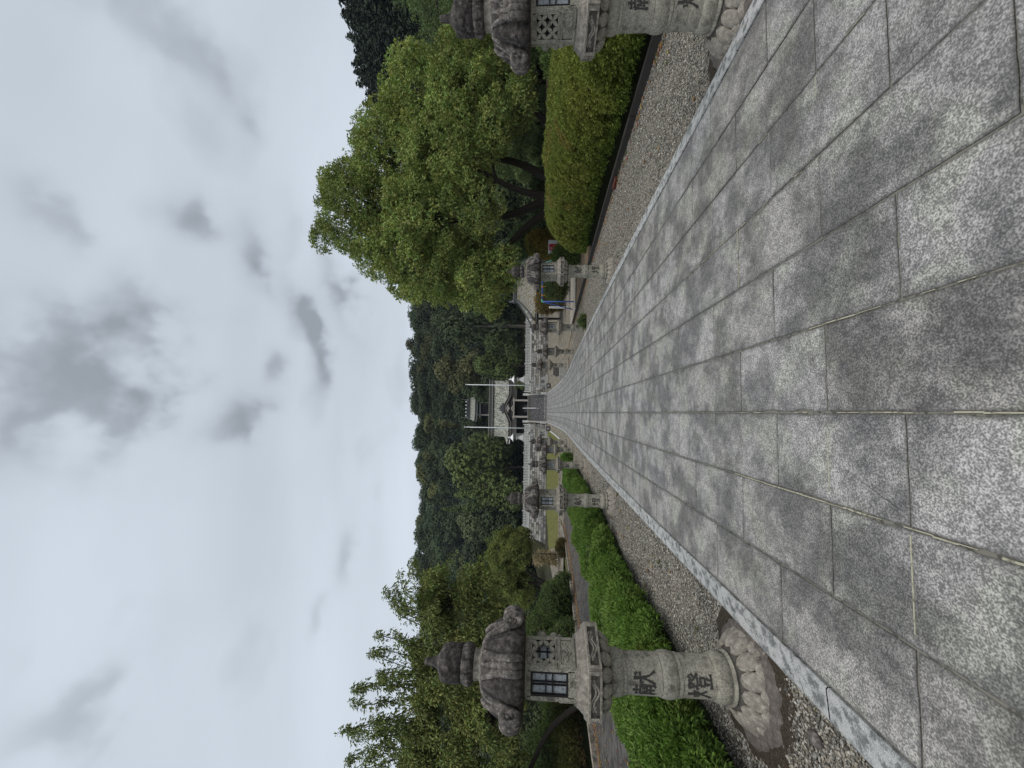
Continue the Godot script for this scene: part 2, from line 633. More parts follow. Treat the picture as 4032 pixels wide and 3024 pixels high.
	mat("earth", lin(0.12, 0.095, 0.065), 0.95, T.earth, 1.3, T.stain, 4.0)
	mat("contact_shade_dirt", lin(0.10, 0.085, 0.068), 0.95, T.gravel, 0.5, T.earth, 0.7)  # dark tone stands for contact shade and dirt at the lantern feet
	mat("brown_soil", lin(0.30, 0.235, 0.165), 0.95, T.earth, 0.9, T.stain, 3.0)
	mat("asphalt", lin(0.15, 0.145, 0.14), 0.9, T.granite, 0.6, T.stain, 4.4, T.slab_h, 0.15)
	mat("concrete", lin(0.52, 0.49, 0.45), 0.85, T.earth, 1.6, T.stain, 2.7)
	mat("lawn", lin(0.19, 0.205, 0.055), 0.95, T.earth, 0.7, T.stain, 5.0, T.slab_h, 1.0)
	mat("forest_floor", lin(0.05, 0.055, 0.025), 0.95, T.earth, 3.0, T.stain, 17.0)
	mat("meadow", lin(0.13, 0.14, 0.045), 0.95, T.earth, 1.1, T.stain, 6.0, T.slab_h, 1.5)
	mat("plank", lin(0.055, 0.05, 0.047), 0.9, T.wood, 0.5)
	mat("pale_stone", lin(0.55, 0.56, 0.56), 0.8, T.granite, 1.0, T.dirty, 3.0)
	mat("fence_stone", lin(0.8, 0.82, 0.85), 0.75, T.granite, 1.0, T.dirty, 2.2)
	var w = mat("wall_stone", lin(1.0, 1.0, 1.0), 0.9, T.dirty, 2.6, T.granite, 1.0)
	w.vertex_color_use_as_albedo = true
	mat("step_stone", lin(0.6, 0.61, 0.62), 0.85, T.dark, 2.6, T.stain, 3.0)
	mat("step_dark", lin(0.33, 0.34, 0.35), 0.85, T.dark, 3.6, T.stain, 3.0)
	mat("timber", lin(0.52, 0.49, 0.46), 0.7, T.wood, 1.0)
	mat("plaster", lin(0.5, 0.5, 0.5), 0.8, T.wood, 1.4)
	mat("dark_wood", lin(0.022, 0.02, 0.02), 0.6)
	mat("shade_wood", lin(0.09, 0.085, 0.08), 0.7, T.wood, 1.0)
	mat("eave_dark", lin(0.035, 0.032, 0.034), 0.6)
	mat("white_paint", lin(0.7, 0.7, 0.7), 0.6)
	mat("steel", lin(0.62, 0.64, 0.65), 0.4).metallic = 0.35
	mat("roof_ridge", lin(0.10, 0.098, 0.095), 0.6, T.wood, 1.3)
	mat("tile", lin(0.36, 0.37, 0.37), 0.6, T.moss, 3.2, T.dirty, 1.0)
	mat("tile_dark", lin(0.085, 0.09, 0.095), 0.55, T.dirty, 0.8)
	var r = mat("bark_roof", lin(0.36, 0.365, 0.335), 0.75)
	r.albedo_texture = T.streak
	mat("trunk", lin(0.06, 0.052, 0.042), 0.95, T.dark, 0.7)
	mat("pale_trunk", lin(0.3, 0.285, 0.26), 0.95, T.wood, 0.9)
	mat("twig", lin(0.04, 0.036, 0.026), 0.95)
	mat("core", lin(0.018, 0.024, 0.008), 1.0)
	mat("blue", lin(0.06, 0.13, 0.42), 0.5)
	mat("green_joint", lin(0.15, 0.5, 0.28), 0.5)
	mat("orange", lin(0.75, 0.33, 0.06), 0.5)
	mat("teal", lin(0.12, 0.33, 0.34), 0.5)
	mat("red", lin(0.5, 0.02, 0.045), 0.5)
	mat("dead_leaf", lin(0.2, 0.11, 0.055), 0.9).vertex_color_use_as_albedo = true
	mat("straw", lin(0.42, 0.33, 0.17), 0.9)
	mat("pebble", Color.WHITE, 0.85, T.granite, 0.3).vertex_color_use_as_albedo = true
	mat("black_paint", lin(0.02, 0.02, 0.022), 0.6)
	leaf("leaf")
	leaf("glossy_leaf", Color(0.12, 0.15, 0.03)).roughness = 0.42
	leaf("far_leaf", Color(0.05, 0.06, 0.02)).roughness = 0.8


# ------------------------------------------------------------------ ground
func hillside(x: float, z: float) -> float:
	var y = 0.0
	y += 36.0 * smoothstep(88.0, 165.0, -z + 6.0 * sin(x * 0.045)) * smoothstep(-150.0, -60.0, x + 0.1 * z)
	y += 26.0 * smoothstep(27.0, 78.0, x + 0.1 * (-z - 30.0)) * smoothstep(-30.0, 8.0, -z) * (1.0 - smoothstep(80.0, 140.0, -z))
	var d = Vector2(x + 215.0, z + 200.0).length()
	y += 66.0 * exp(-d * d / (95.0 * 95.0))
	return y


func land(x: float, z: float) -> float:
	var y = gh(clampf(z, -100.0, 28.0)) - 0.2
	y += 3.2 * smoothstep(-70.6, -73.5, z) * smoothstep(-34.0, -19.0, x)
	if x < -10.6: y -= 1.6 * smoothstep(10.6, 24.0, -x) * smoothstep(-62.0, -40.0, z)
	return y + hillside(x, z)


func build_ground() -> void:
	var xs = []
	var zs = []
	var x = -420.0
	while x < 260.0:
		xs.append(x)
		x += 14.0 if x < -60.0 or x > 90.0 else 3.0
	var z = 40.0
	while z > -420.0:
		zs.append(z)
		z -= 2.0 if z > -76.0 else (4.0 if z > -180.0 else 14.0)
	var s = ms(true)
	for i in xs.size() - 1:
		for j in zs.size() - 1:
			var a = Vector3(xs[i], land(xs[i], zs[j]), zs[j])
			var b = Vector3(xs[i + 1], land(xs[i + 1], zs[j]), zs[j])
			var c = Vector3(xs[i + 1], land(xs[i + 1], zs[j + 1]), zs[j + 1])
			var d = Vector3(xs[i], land(xs[i], zs[j + 1]), zs[j + 1])
			quad(s, a, b, c, d, (a + c) / 2.0 - Vector3(0, 5, 0))
	struct("ground", s, M.forest_floor)
	# gravel beside the path
	s = ms(true)
	strip(s, 6, -27, func(_z): return -3.25, func(_z): return XL - 0.1, -0.105, 0.5, 8, 0.006)
	strip(s, 6, -27, func(_z): return XR + 0.1, func(_z): return 5.6, -0.105, 0.5, 10, 0.006)
	struct("gravel_bed", s, M.gravel)
	s = ms(true)
	strip(s, -27, -69.2, func(_z): return -2.62, func(_z): return XL - 0.1, -0.105, 1.0, 2)
	strip(s, -27, -69.2, func(_z): return XR + 0.1, func(zz): return 5.6 + smoothstep(-27.0, -31.0, zz) * 24.0, -0.105, 1.0, 8)
	strip(s, -38, -69.2, func(_z): return -21.0, func(_z): return -2.62, -0.112, 1.0, 6)
	struct("court_gravel", s, M.court_gravel)
	s = ms(true)
	strip(s, 8, -38, func(_z): return -10.0, func(_z): return -4.2, -0.11, 1.0, 3)
	struct("lane", s, M.asphalt)
	s = ms(true)
	strip(s, 8, -38, func(_z): return -4.2, func(_z): return -3.25, -0.118, 1.0, 2)
	strip(s, 8, -21.5, func(_z): return 5.6, func(_z): return 30.0, -0.125, 1.0, 6)
	struct("bare_earth", s, M.earth)
	s = ms(true)
	strip(s, -16.5, -27.0, func(_z): return 5.72, func(_z): return 14.0, -0.11, 1.0, 3)
	struct("brown_soil", s, M.brown_soil)
	s = ms(false)
	strip(s, -23.7, -29.6, func(zz): return 5.75 + (zz + 26.6) * 0.05, func(_z): return 24.0, -0.055, 0.7, 4)
	struct("concrete_apron", s, M.concrete)
	s = ms(true)
	strip(s, -43.5, -68.2, func(zz): return lerpf(-15.0, -20.6, smoothstep(-43.5, -68.0, zz)), func(zz): return -2.78, -0.085, 1.0, 5, 0.01)
	struct("lawn", s, M.lawn)
	s = ms(true)
	strip(s, 8, -40, func(_z): return -60.0, func(_z): return -10.45, -0.12, 2.0, 1)
	s = ms(true)
	grid(s, 24, 12, func(u, v):
		var zz = lerpf(6, -42, u)
		var xx = lerpf(-10.5, -46, v)
		return Vector3(xx, land(xx, zz) + 0.06 + 0.05 * sin(xx * 1.3 + zz), zz))
	struct("meadow", s, M.meadow)


func pebble_mesh(sd: int) -> ArrayMesh:
	var keep = rng.state
	rng.seed = sd
	var s = ms(true)
	var p = [Vector3.UP, Vector3.DOWN, Vector3.RIGHT, Vector3.LEFT, Vector3.FORWARD, Vector3.BACK]
	for i in 6: p[i] = p[i] * rng.randf_range(0.8, 1.15) + rv() * 0.2
	for a in [2, 3]:
		for b in [0, 1]:
			for c in [4, 5]:
				var m = [p[a] + p[b], p[b] + p[c], p[c] + p[a]]
				for k in 3: m[k] = m[k].normalized() * 0.98
				tri(s, p[a], m[0], m[2], Vector3.ZERO); tri(s, p[b], m[1], m[0], Vector3.ZERO)
				tri(s, p[c], m[2], m[1], Vector3.ZERO); tri(s, m[0], m[1], m[2], Vector3.ZERO)
	rng.state = keep
	return done(s)


func scatter_pebbles(called: String, n: int, x0: float, x1: float, z0: float, z1: float, sd: int) -> void:
	var xf = []
	var co = []
	for i in n:
		var z = lerpf(z0, z1, pow(rng.randf(), 1.5))
		var r = rng.randf_range(0.005, 0.0105) * (1.7 if rng.randf() < 0.05 else 1.0)
		var b = Basis.from_euler(Vector3(rng.randf() * 0.6, rng.randf() * TAU, rng.randf() * 0.6)).scaled_local(Vector3(r * rng.randf_range(0.9, 1.5), r * 0.65, r))
		xf.append(Transform3D(b, Vector3(rng.randf_range(x0, x1), gh(z) - 0.1 + r * 0.25, z)))
		var g = pow(rng.randf(), 1.6) * 0.48 + 0.12
		if rng.randf() < 0.02: g = 0.75
		var wm = rng.randf_range(0.8, 0.98)
		co.append(Color(g, g * lerpf(wm, 1.0, 0.5), g * wm * 0.96))
	var o = many(called, pebble_mesh(sd), M.pebble, self, xf, co)
	o.set_meta("kind", "stuff")
	tag(o, "loose grey and tan pebbles strewn on the gravel bed " + ("left" if x0 < 0 else "right") + " of the path", "gravel")


# ------------------------------------------------------------------ the paved approach
func chipped_slab(s: SurfaceTool, w: float, l: float, dirt: float) -> void:
	# a paving stone whose rim has worn unevenly
	var n = 9
	var rows = [[], [], [], []]
	for side in 4:
		for i in n:
			var f = lerpf(-0.5, 0.5, float(i) / n)
			var chip = absf(rng.randfn(0.0, 0.0016)) + (rng.randf_range(0.004, 0.011) if rng.randf() < 0.05 else 0.0)
			var long = side % 2 == 1
			var p = [Vector2(f * w, -l / 2), Vector2(w / 2, f * l), Vector2(-f * w, l / 2), Vector2(-w / 2, -f * l)][side]
			var inw = [Vector2(0, 1), Vector2(-1, 0), Vector2(0, -1), Vector2(1, 0)][side]
			for k in 4:
				var d = [(dirt * rng.randf_range(0.5, 1.4) if long else 0.016) , (0.012 if long else 0.005), 0.0, 0.0][k] + chip
				var q = p + inw * (d if i > 0 else 0.0)
				if i == 0: q -= p.sign() * (d + 0.003)
				rows[k].append([Vector3(q.x, [0.0, -0.0007, -0.006, -0.1][k], q.y), [1.0, rng.randf_range(0.7, 0.95), 0.42, 0.3][k]])
	var m = rows[0].size()
	for i in m:
		var j = (i + 1) % m
		for q in [[Vector3.ZERO, 1.0], rows[0][i], rows[0][j]]:
			s.set_color(Color(q[1], q[1], q[1])); s.add_vertex(q[0])
		for k in 3:
			for q in [rows[k][i], rows[k + 1][i], rows[k + 1][j], rows[k][i], rows[k + 1][j], rows[k][j]]:
				s.set_color(Color(q[1], q[1], q[1])); s.add_vertex(q[0])


func slab(s: SurfaceTool, t: Transform3D, w: float, l: float, dirt: float) -> void:
	# a paving stone with eased edges; grime has settled along its rim
	var rows = [[w / 2 - dirt, l / 2 - 0.012, 0.0, 1.0], [w / 2 - 0.013, l / 2 - 0.005, -0.0006, 0.76], [w / 2 - 0.005, l / 2 - 0.002, -0.0025, 0.55], [w / 2, l / 2, -0.007, 0.33], [w / 2, l / 2, -0.1, 0.3]]
	var P = func(r, k): return t * Vector3([-1, 1, 1, -1][k % 4] * r[0], r[2], [-1, -1, 1, 1][k % 4] * r[1])
	for k in [0, 1, 2, 0, 2, 3]:
		s.set_color(Color.WHITE)
		s.add_vertex(P.call(rows[0], k))
	for i in rows.size() - 1:
		var a = rows[i]
		var b = rows[i + 1]
		for k in 4:
			for q in [[b, k], [b, k + 1], [a, k + 1], [b, k], [a, k + 1], [a, k]]:
				s.set_color(Color(q[0][3], q[0][3], q[0][3]))
				s.add_vertex(P.call(q[0], q[1]))


func build_path() -> void:
	var root = Node3D.new()
	root.name = "stone_path"
	add_child(root)
	root.set_meta("kind", "structure")
	var w = (XR - XL) / 9.0
	var meshes = []
	for k in 12:
		var s = ms()
		chipped_slab(s, w - [0.007, 0.010, 0.008, 0.006][k % 4], [0.9955, 0.994, 0.9945, 0.995][k % 4], [0.05, 0.035, 0.06, 0.045][k % 4])
		meshes.append(done(s))
	var far = []
	for k in 7: far.append(ms())
	var count = 0
	for row in range(-3, 70):
		for c in 9:
			var z = -row - (0.42 if c % 2 == 1 else 0.92) + 0.5
			if z < -69.3 or z > 2.6: continue
			var slope = atan2(gh(z - 0.5) - gh(z + 0.5), 1.0)
			var jit = 0.0012
			var b = Basis.from_euler(Vector3(slope + rng.randf_range(-jit, jit), rng.randf_range(-0.0022, 0.0022), rng.randf_range(-jit, jit) * 2.0))
			var t = Transform3D(b, Vector3(XL + (c + 0.5) * w, gh(z) + rng.randf_range(-0.002, 0.002), z))
			var tone = rng.randi_range(0, 6)
			if z > -31.0 and count < 298:
				put("paving_slab", meshes[rng.randi_range(0, 11)], M["slab%d" % tone], root, t)
				count += 1
			else:
				slab(far[tone], t, w - 0.016, 0.993, 0.08)
	for k in 7:
		var o = obj("paving_slab", far[k], M["slab%d" % k], root)
		o.set_meta("kind", "stuff")
	var s = ms()
	strip(s, 3.0, -69.2, func(_z): return XL - 0.002, func(_z): return XR + 0.002, -0.0095, 1.0)
	obj("mortar_bed", s, M.mortar, root)
	# pale mortar squeezed up along some of the joints
	s = ms()
	for it in [[2, 2.0, -3.6], [3, 2.0, -3.4], [4, -0.8, -2.6], [6, -2.6, -5.0], [7, -1.2, -3.0]]:
		var x = XL + (it[0]) * w
		var z = it[1]
		while z > it[2]:
			var l = rng.randf_range(0.02, 0.16)
			if rng.randf() < (0.85 if it[0] == 2 else 0.5):
				var hw = rng.randf_range(0.001, 0.0032) * (1.35 if it[0] == 2 else 1.0)
				box(s, Transform3D(Basis.from_euler(Vector3(0.015, rng.randf_range(-0.006, 0.006), 0)), Vector3(x + rng.randf_range(-0.002, 0.002), gh(z - l / 2) - 0.0025, z - l / 2)), Vector3(hw * 2, 0.008, l))
			z -= l
	for it in [[2, -1.42], [1, -1.92], [6, -2.42], [7, -1.92], [2, -2.42], [5, -3.42]]:
		var x = XL + it[0] * w + 0.02
		while x < XL + (it[0] + 1) * w - 0.03:
			var l = rng.randf_range(0.02, 0.08)
			if rng.randf() < 0.72: box(s, Transform3D(Basis.from_euler(Vector3(0, rng.randf_range(-0.01, 0.01), 0)), Vector3(x + l / 2, gh(it[1]) - 0.0025, it[1])), Vector3(l, 0.008, rng.randf_range(0.003, 0.008)))
			x += l
	obj("mortar_joint", s, M.mortar_pale, root).set_meta("kind", "stuff")
	# kerbs
	for sd in 2:
		var k = Node3D.new()
		k.name = "kerb" if sd == 0 else "kerb_001"
		add_child(k)
		k.set_meta("kind", "structure")
		var sx = -1.0 if sd == 0 else 1.0
		var x0 = XL - 0.004 if sd == 0 else XR + 0.004
		var z = 2.6
		var far_kerb = ms()
		while z > -69.0:
			var l = rng.randf_range(1.1, 1.6)
			var s2 = ms() if z > -40.0 else far_kerb
			var g0 = gh(z) + rng.randf_range(-0.003, 0.003)
			var g1 = gh(z - l) + rng.randf_range(-0.003, 0.003)
			var prof = [Vector2(0, -0.2), Vector2(0, 0.006), Vector2(0.012, 0.014), Vector2(0.17, 0.0), Vector2(0.2, -0.02), Vector2(0.2, -0.2)]
			for i in prof.size() - 1:
				var a = prof[i]
				var b = prof[i + 1]
				quad(s2, Vector3(x0 + sx * a.x, g0 + a.y, z - 0.004), Vector3(x0 + sx * b.x, g0 + b.y, z - 0.004), Vector3(x0 + sx * b.x, g1 + b.y, z - l + 0.004), Vector3(x0 + sx * a.x, g1 + a.y, z - l + 0.004), Vector3(x0 + sx * 0.1, (g0 + g1) / 2 - 0.1, z - l / 2))
			if z > -40.0: obj("kerb_stone", s2, M.kerb, k)
			z -= l
		obj("kerb_stone", far_kerb, M.kerb, k).set_meta("kind", "stuff")
	scatter_pebbles("pebbles", 85000, XR + 0.22, 5.58, -0.5, -17.0, 4)
	scatter_pebbles("pebbles", 60000, -3.2, XL - 0.21, -0.5, -15.0, 5)


# ------------------------------------------------------------------ terrace, wall, stairs
func build_terrace() -> void:
	var s = ms()
	bx(s, -21.5, -1.72, 1.5, 3.02, -74.6, -69.75)
	bx(s, 3.28, 60.0, 1.5, 3.02, -74.6, -69.75)
	bx(s, -21.5, 60.0, 1.5, 3.02, -88.0, -74.6)
	var o = obj("terrace", s, M.court_gravel, self)
	o.set_meta("kind", "structure")
	# the retaining wall, left and right of the stairs
	for side in 2:
		var xa = -20.6 if side == 0 else 3.35
		var xb = -1.95 if side == 0 else 46.0
		var t = thing("retaining_wall", ["long grey stone block retaining wall left of the stairs, below the railing", "long grey stone block retaining wall right of the stairs, below the railing"][side], "stone wall", Vector3(xa, -0.3, -69.0), 0.0, "retaining walls beside the stairs")
		s = ms()
		var rows = 7
		var hgt = 2.72
		for r in rows:
			var y0 = hgt * r / rows
			var y1 = hgt * (r + 1) / rows
			var x = xa - rng.randf_range(0.0, 0.4) * (1 if side == 1 else 0)
			if side == 0: x = xa - 0.8 * pow(1.0 - float(r) / rows, 2.0)
			while x < xb:
				var l = minf(rng.randf_range(0.42, 1.05), xb - x)
				if l < 0.05: break
				var pr = rng.randf_range(0.0, 0.07)
				var g = rng.randf_range(0.24, 0.85)
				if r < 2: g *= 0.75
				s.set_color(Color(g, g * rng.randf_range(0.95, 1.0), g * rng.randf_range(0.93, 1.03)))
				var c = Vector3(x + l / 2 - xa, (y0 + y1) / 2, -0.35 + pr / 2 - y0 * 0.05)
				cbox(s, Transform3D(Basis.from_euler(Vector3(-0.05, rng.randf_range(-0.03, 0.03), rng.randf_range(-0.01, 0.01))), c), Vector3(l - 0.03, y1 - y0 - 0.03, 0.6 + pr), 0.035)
				x += l
		obj("stone_block", s, M.wall_stone, t).set_meta("kind", "stuff")
		s = ms()
		bx(s, 0.0, xb - xa, 0.0, hgt - 0.05, -0.75, -0.3)
		obj("backing", s, M.core, t)
		# railing of short stone posts on a pale coping
		var f = thing("stone_railing", ["pale stone post railing on the wall left of the stairs", "pale stone post railing on the wall right of the stairs"][side], "railing", Vector3(xa, 2.42, -69.15), 0.0, "stone railings on the terrace edge")
		s = ms()
		cbox(s, Transform3D(Basis.IDENTITY, Vector3((xb - xa) / 2, 0.14, -0.25)), Vector3(xb - xa, 0.28, 0.62), 0.03)
		obj("coping", s, M.fence_stone, f)
		s = ms()
		for y in [0.52, 0.84]: bx(s, 0.05, xb - xa - 0.05, y - 0.045, y + 0.045, -0.3, -0.22)
		obj("rail", s, M.fence_stone, f)
		var post = ms()
		cbox(post, Transform3D(Basis.IDENTITY, Vector3(0, 0.41, 0)), Vector3(0.165, 0.82, 0.165), 0.035)
		var pm = done(post)
		post = ms()
		cbox(post, Transform3D(Basis.IDENTITY, Vector3(0, 0.47, 0)), Vector3(0.2, 0.94, 0.2), 0.04)
		var pm2 = done(post)
		var n = floori((xb - xa - 0.2) / 0.262)
		for i in n:
			var xx = (0.12 + i * 0.262) if side == 1 else (xb - xa - 0.12 - i * 0.262)
			put("post", pm2 if i % 9 == 0 else pm, M.fence_stone, f, Transform3D(Basis.from_euler(Vector3(rng.randf_range(-0.01, 0.01), 0, rng.randf_range(-0.015, 0.015))), Vector3(xx, 0.27, -0.26)))
	# stairs
	var st = thing("stone_stairs", "wide weathered stone stairs climbing to the shrine hall", "stairs", Vector3((XL + XR) / 2 - 0.02, -0.2, -69.1))
	var n = 15
	var rise = 3.22 / n
	for i in n:
		s = ms()
		cbox(s, Transform3D(Basis.IDENTITY, Vector3(0, rise * (i + 0.5) - 0.03, -0.36 * i - 0.35)), Vector3(4.5, rise + 0.05, 0.78), 0.012)
		obj("step", s, M[["step_stone", "step_dark", "step_dark"][rng.randi_range(0, 2)]], st)
	for sx in [-1, 1]:
		s = ms()
		var poly = PackedVector2Array([Vector2(0.25, -0.05), Vector2(0.25, 0.55), Vector2(-0.2, 0.6), Vector2(-5.35, 3.62), Vector2(-5.9, 3.62), Vector2(-5.9, -0.05)])
		prism(s, poly, 0.34, Transform3D(Basis(Vector3(0, 0, 1), Vector3(0, 1, 0), Vector3(-1, 0, 0)), Vector3(sx * 2.43, 0, 0)))
		obj("side_wall", s, M.pale_stone, st)
		s = ms()
		for q in [[0.2, 0.0, 1.0], [-5.7, 2.9, 4.15]]:
			cbox(s, Transform3D(Basis.IDENTITY, Vector3(sx * 2.43, (q[1] + q[2]) / 2, q[0])), Vector3(0.42, q[2] - q[1], 0.42), 0.04)
		obj("newel", s, M.fence_stone, st)
	var hr = thing("handrail", "slim white metal handrail down the middle of the stairs", "handrail", Vector3(0.72, 0, -69.1))
	s = ms()
	tube(s, [Vector3(0, 1.55, -1.8), Vector3(0, 3.95, -5.8), Vector3(0, 3.95, -6.6)], 0.045, 8)
	obj("rail", s, M.white_paint, hr)
	for i in 4:
		s = ms()
		var zz = -1.9 - i * 1.3
		var yy = 1.55 + (-1.8 - zz) * 0.6
		tube(s, [Vector3(0, yy - 0.95, zz), Vector3(0, yy, zz)], 0.03, 6)
		obj("post", s, M.white_paint, hr)


# ------------------------------------------------------------------ shrine hall on the terrace
func hall_roof(u: float, v: float) -> Vector3:
	var sx = u * 2.0 - 1.0
	var w = lerpf(5.8, 5.55, v) + 1.45 * pow(smoothstep(0.68, 1.0, v), 1.4)
	var x = CX + sx * w
	var y = 7.0 + 3.6 * pow(1.0 - v, 1.12) + 0.25 * pow(absf(sx), 9.0) * pow(v, 4.0)
	var z = -86.0 + 4.0 * v
	var xb = (x - CX - 0.05) / 2.95
	if absf(xb) < 1.0:
		y += 1.0 * (0.5 + 0.5 * cos(PI * xb)) * smoothstep(0.55, 1.0, v)
		z += 0.75 * smoothstep(0.0, 0.25, 1.0 - absf(xb)) * smoothstep(0.55, 1.0, v)
	return Vector3(x, y, z)


func build_hall() -> void:
	var t = thing("shrine_hall", "grey roofed wooden shrine hall with an arched gable above the stairs", "shrine")
	var s = ms()
	bx(s, CX - 6.0, CX + 6.0, 2.9, 3.24, -91.0, -80.9)
	obj("platform", s, M.step_stone, t)
	s = ms(true)
	grid(s, 90, 24, hall_roof, Vector2(1.7, 0.8))
	grid(s, 30, 10, func(u, v):
		var p = hall_roof(u, v)
		return Vector3(p.x, 7.0 + 3.6 * pow(1.0 - v, 1.12), -86.0 - 4.0 * v), Vector2(5.0, 1.0))
	var roof = obj("roof", s, M.bark_roof, t)
	s = ms()
	for sx in [0.0, 1.0]:
		grid(s, 8, 24, func(u, v):
			var p = hall_roof(sx, v)
			return Vector3(p.x, p.y - 0.05 * sin(u * PI), lerpf(p.z, -172.0 - p.z, u)))
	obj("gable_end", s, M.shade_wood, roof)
	s = ms()
	cbox(s, Transform3D(Basis.IDENTITY, Vector3(CX, 10.92, -86.0)), Vector3(11.5, 0.72, 0.7), 0.06)
	obj("ridge", s, M.roof_ridge, roof)
	s = ms()
	cbox(s, Transform3D(Basis.IDENTITY, Vector3(CX, 11.32, -86.0)), Vector3(11.9, 0.09, 0.85), 0.02)
	cbox(s, Transform3D(Basis.IDENTITY, Vector3(CX, 10.6, -85.9)), Vector3(11.4, 0.09, 0.95), 0.02)
	obj("ridge_cap", s, M.pale_stone, roof)
	for sx in [-1, 1]:
		s = ms()
		prism(s, PackedVector2Array([Vector2(0, -0.5), Vector2(0.3 * sx, -0.45), Vector2(0.32 * sx, 0.2), Vector2(0.75 * sx, 0.55), Vector2(0.2 * sx, 0.42), Vector2(0, 0.45)]), 0.5, Transform3D(Basis.IDENTITY, Vector3(CX + sx * 5.75, 11.0, -86.0)))
		obj("ridge_end", s, M.roof_ridge, roof)
	# layered eave edge
	for layer in [[0.0, 0.30, 0.0, "eave_dark"], [0.30, 0.47, -0.1, "timber"]]:
		s = ms()
		for i in 90:
			var a = hall_roof(i / 90.0, 1.0)
			var b = hall_roof((i + 1) / 90.0, 1.0)
			var o = Vector3(0, 0, layer[2] + 0.012)
			var d0 = Vector3(0, -layer[0] - 0.002, 0)
			var d1 = Vector3(0, -layer[1], 0)
			var bk = Vector3(0, 0, -0.45)
			var ins = (a + b) / 2 + Vector3(0, -0.2, -0.2)
			quad(s, a + d0 + o, b + d0 + o, b + d1 + o, a + d1 + o, ins)
			quad(s, a + d1 + o, b + d1 + o, b + d1 + o + bk, a + d1 + o + bk, ins)
		obj("eave_edge", s, M[layer[3]], roof)
	for sx in [-1, 1]:
		s = ms()
		cbox(s, Transform3D(Basis.from_euler(Vector3(0, 0, sx * 0.12)), Vector3(CX + sx * 6.55, 6.72, -82.1)), Vector3(0.85, 0.16, 0.3), 0.05)
		obj("rafter_end", s, M.white_paint, roof)
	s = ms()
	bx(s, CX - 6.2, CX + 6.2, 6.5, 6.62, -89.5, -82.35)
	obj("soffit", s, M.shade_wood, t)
	# arched gable
	s = ms()
	var arch = PackedVector2Array()
	for i in 25:
		var xb = lerpf(-0.97, 0.97, i / 24.0)
		arch.append(Vector2(xb * 2.85, 6.5 + 1.0 * (0.5 + 0.5 * cos(PI * xb)) ))
	arch.append(Vector2(2.75, 6.3)); arch.append(Vector2(-2.75, 6.3))
	prism(s, arch, 0.12, Transform3D(Basis.IDENTITY, Vector3(CX + 0.05, 0, -82.0)))
	var gab = obj("arched_gable", s, M.dark_wood, t)
	s = ms()
	prism(s, PackedVector2Array([Vector2(-0.95, 0.0), Vector2(-0.6, 0.26), Vector2(-0.3, 0.44), Vector2(0.0, 0.5), Vector2(0.3, 0.44), Vector2(0.6, 0.26), Vector2(0.95, 0.0), Vector2(0.45, 0.06), Vector2(0.3, -0.14), Vector2(0.14, -0.1), Vector2(0, -0.32), Vector2(-0.14, -0.1), Vector2(-0.3, -0.14), Vector2(-0.45, 0.06)]), 0.14, Transform3D(Basis.IDENTITY, Vector3(CX + 0.05, 6.98, -81.55)))
	obj("carved_pendant", s, M.timber, gab)
	s = ms()
	for it in [[0.0, 0.0, 0.36, 0.62], [-0.62, -0.2, 0.5, 0.26], [0.62, -0.2, 0.5, 0.26], [-0.28, 0.05, 0.4, 0.4], [0.28, 0.05, 0.4, 0.4]]:
		ball(s, Vector3(CX + 0.05 + it[0], 8.3 + it[1], -81.4), Vector3(it[2], it[3], 0.16), 10, 6)
	tube(s, [Vector3(CX + 0.05, 8.7, -81.4), Vector3(CX + 0.05, 9.25, -81.4)], [0.09, 0.05], 6)
	obj("roof_crest", s, M.tile_dark, roof)
	# posts and beams of the porch
	for sx in [-1, 1]:
		s = ms()
		cbox(s, Transform3D(Basis.IDENTITY, Vector3(CX + 0.05 + sx * 1.62, 4.75, -81.9)), Vector3(0.36, 3.0, 0.36), 0.04)
		obj("porch_post", s, M.timber, t)
	s = ms()
	cbox(s, Transform3D(Basis.IDENTITY, Vector3(CX + 0.05, 5.98, -81.85)), Vector3(4.3, 0.3, 0.3), 0.04)
	obj("beam", s, M.timber, t)
	s = ms()
	cbox(s, Transform3D(Basis.IDENTITY, Vector3(CX + 0.05, 6.42, -81.8)), Vector3(3.6, 0.2, 0.3), 0.04)
	obj("beam", s, M.shade_wood, t)
	s = ms()
	prism(s, PackedVector2Array([Vector2(-0.75, 0), Vector2(-0.4, 0.16), Vector2(-0.15, 0.36), Vector2(0.15, 0.36), Vector2(0.4, 0.16), Vector2(0.75, 0), Vector2(0.3, 0.0), Vector2(0.0, 0.14), Vector2(-0.3, 0.0)]), 0.12, Transform3D(Basis.IDENTITY, Vector3(CX + 0.05, 6.13, -81.7)))
	obj("strut", s, M.timber, t)
	# walls
	for sx in [-1, 1]:
		s = ms()
		bx(s, CX + sx * 1.9, CX + sx * 5.5, 5.5, 6.5, -84.12, -84.0)
		obj("wall", s, M.plaster, t)
		s = ms()
		bx(s, CX + sx * 4.95, CX + sx * 5.5, 3.24, 5.5, -84.12, -84.0)
		obj("wall", s, M.plaster, t)
		s = ms()
		bx(s, CX + sx * 5.38, CX + sx * 5.5, 3.24, 6.5, -90.0, -84.12)
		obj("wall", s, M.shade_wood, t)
		s = ms()
		for i in 5: bx(s, CX + sx * (1.95 + i * 0.75) - 0.035, CX + sx * (1.95 + i * 0.75) + 0.035, 3.24, 5.5, -84.35, -84.25)
		for y in [3.4, 4.3]: bx(s, CX + sx * 1.95, CX + sx * 4.95, y - 0.04, y + 0.04, -84.33, -84.27)
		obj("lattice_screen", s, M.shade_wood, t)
	s = ms()
	bx(s, CX - 5.38, CX + 5.38, 3.24, 6.5, -90.1, -89.95)
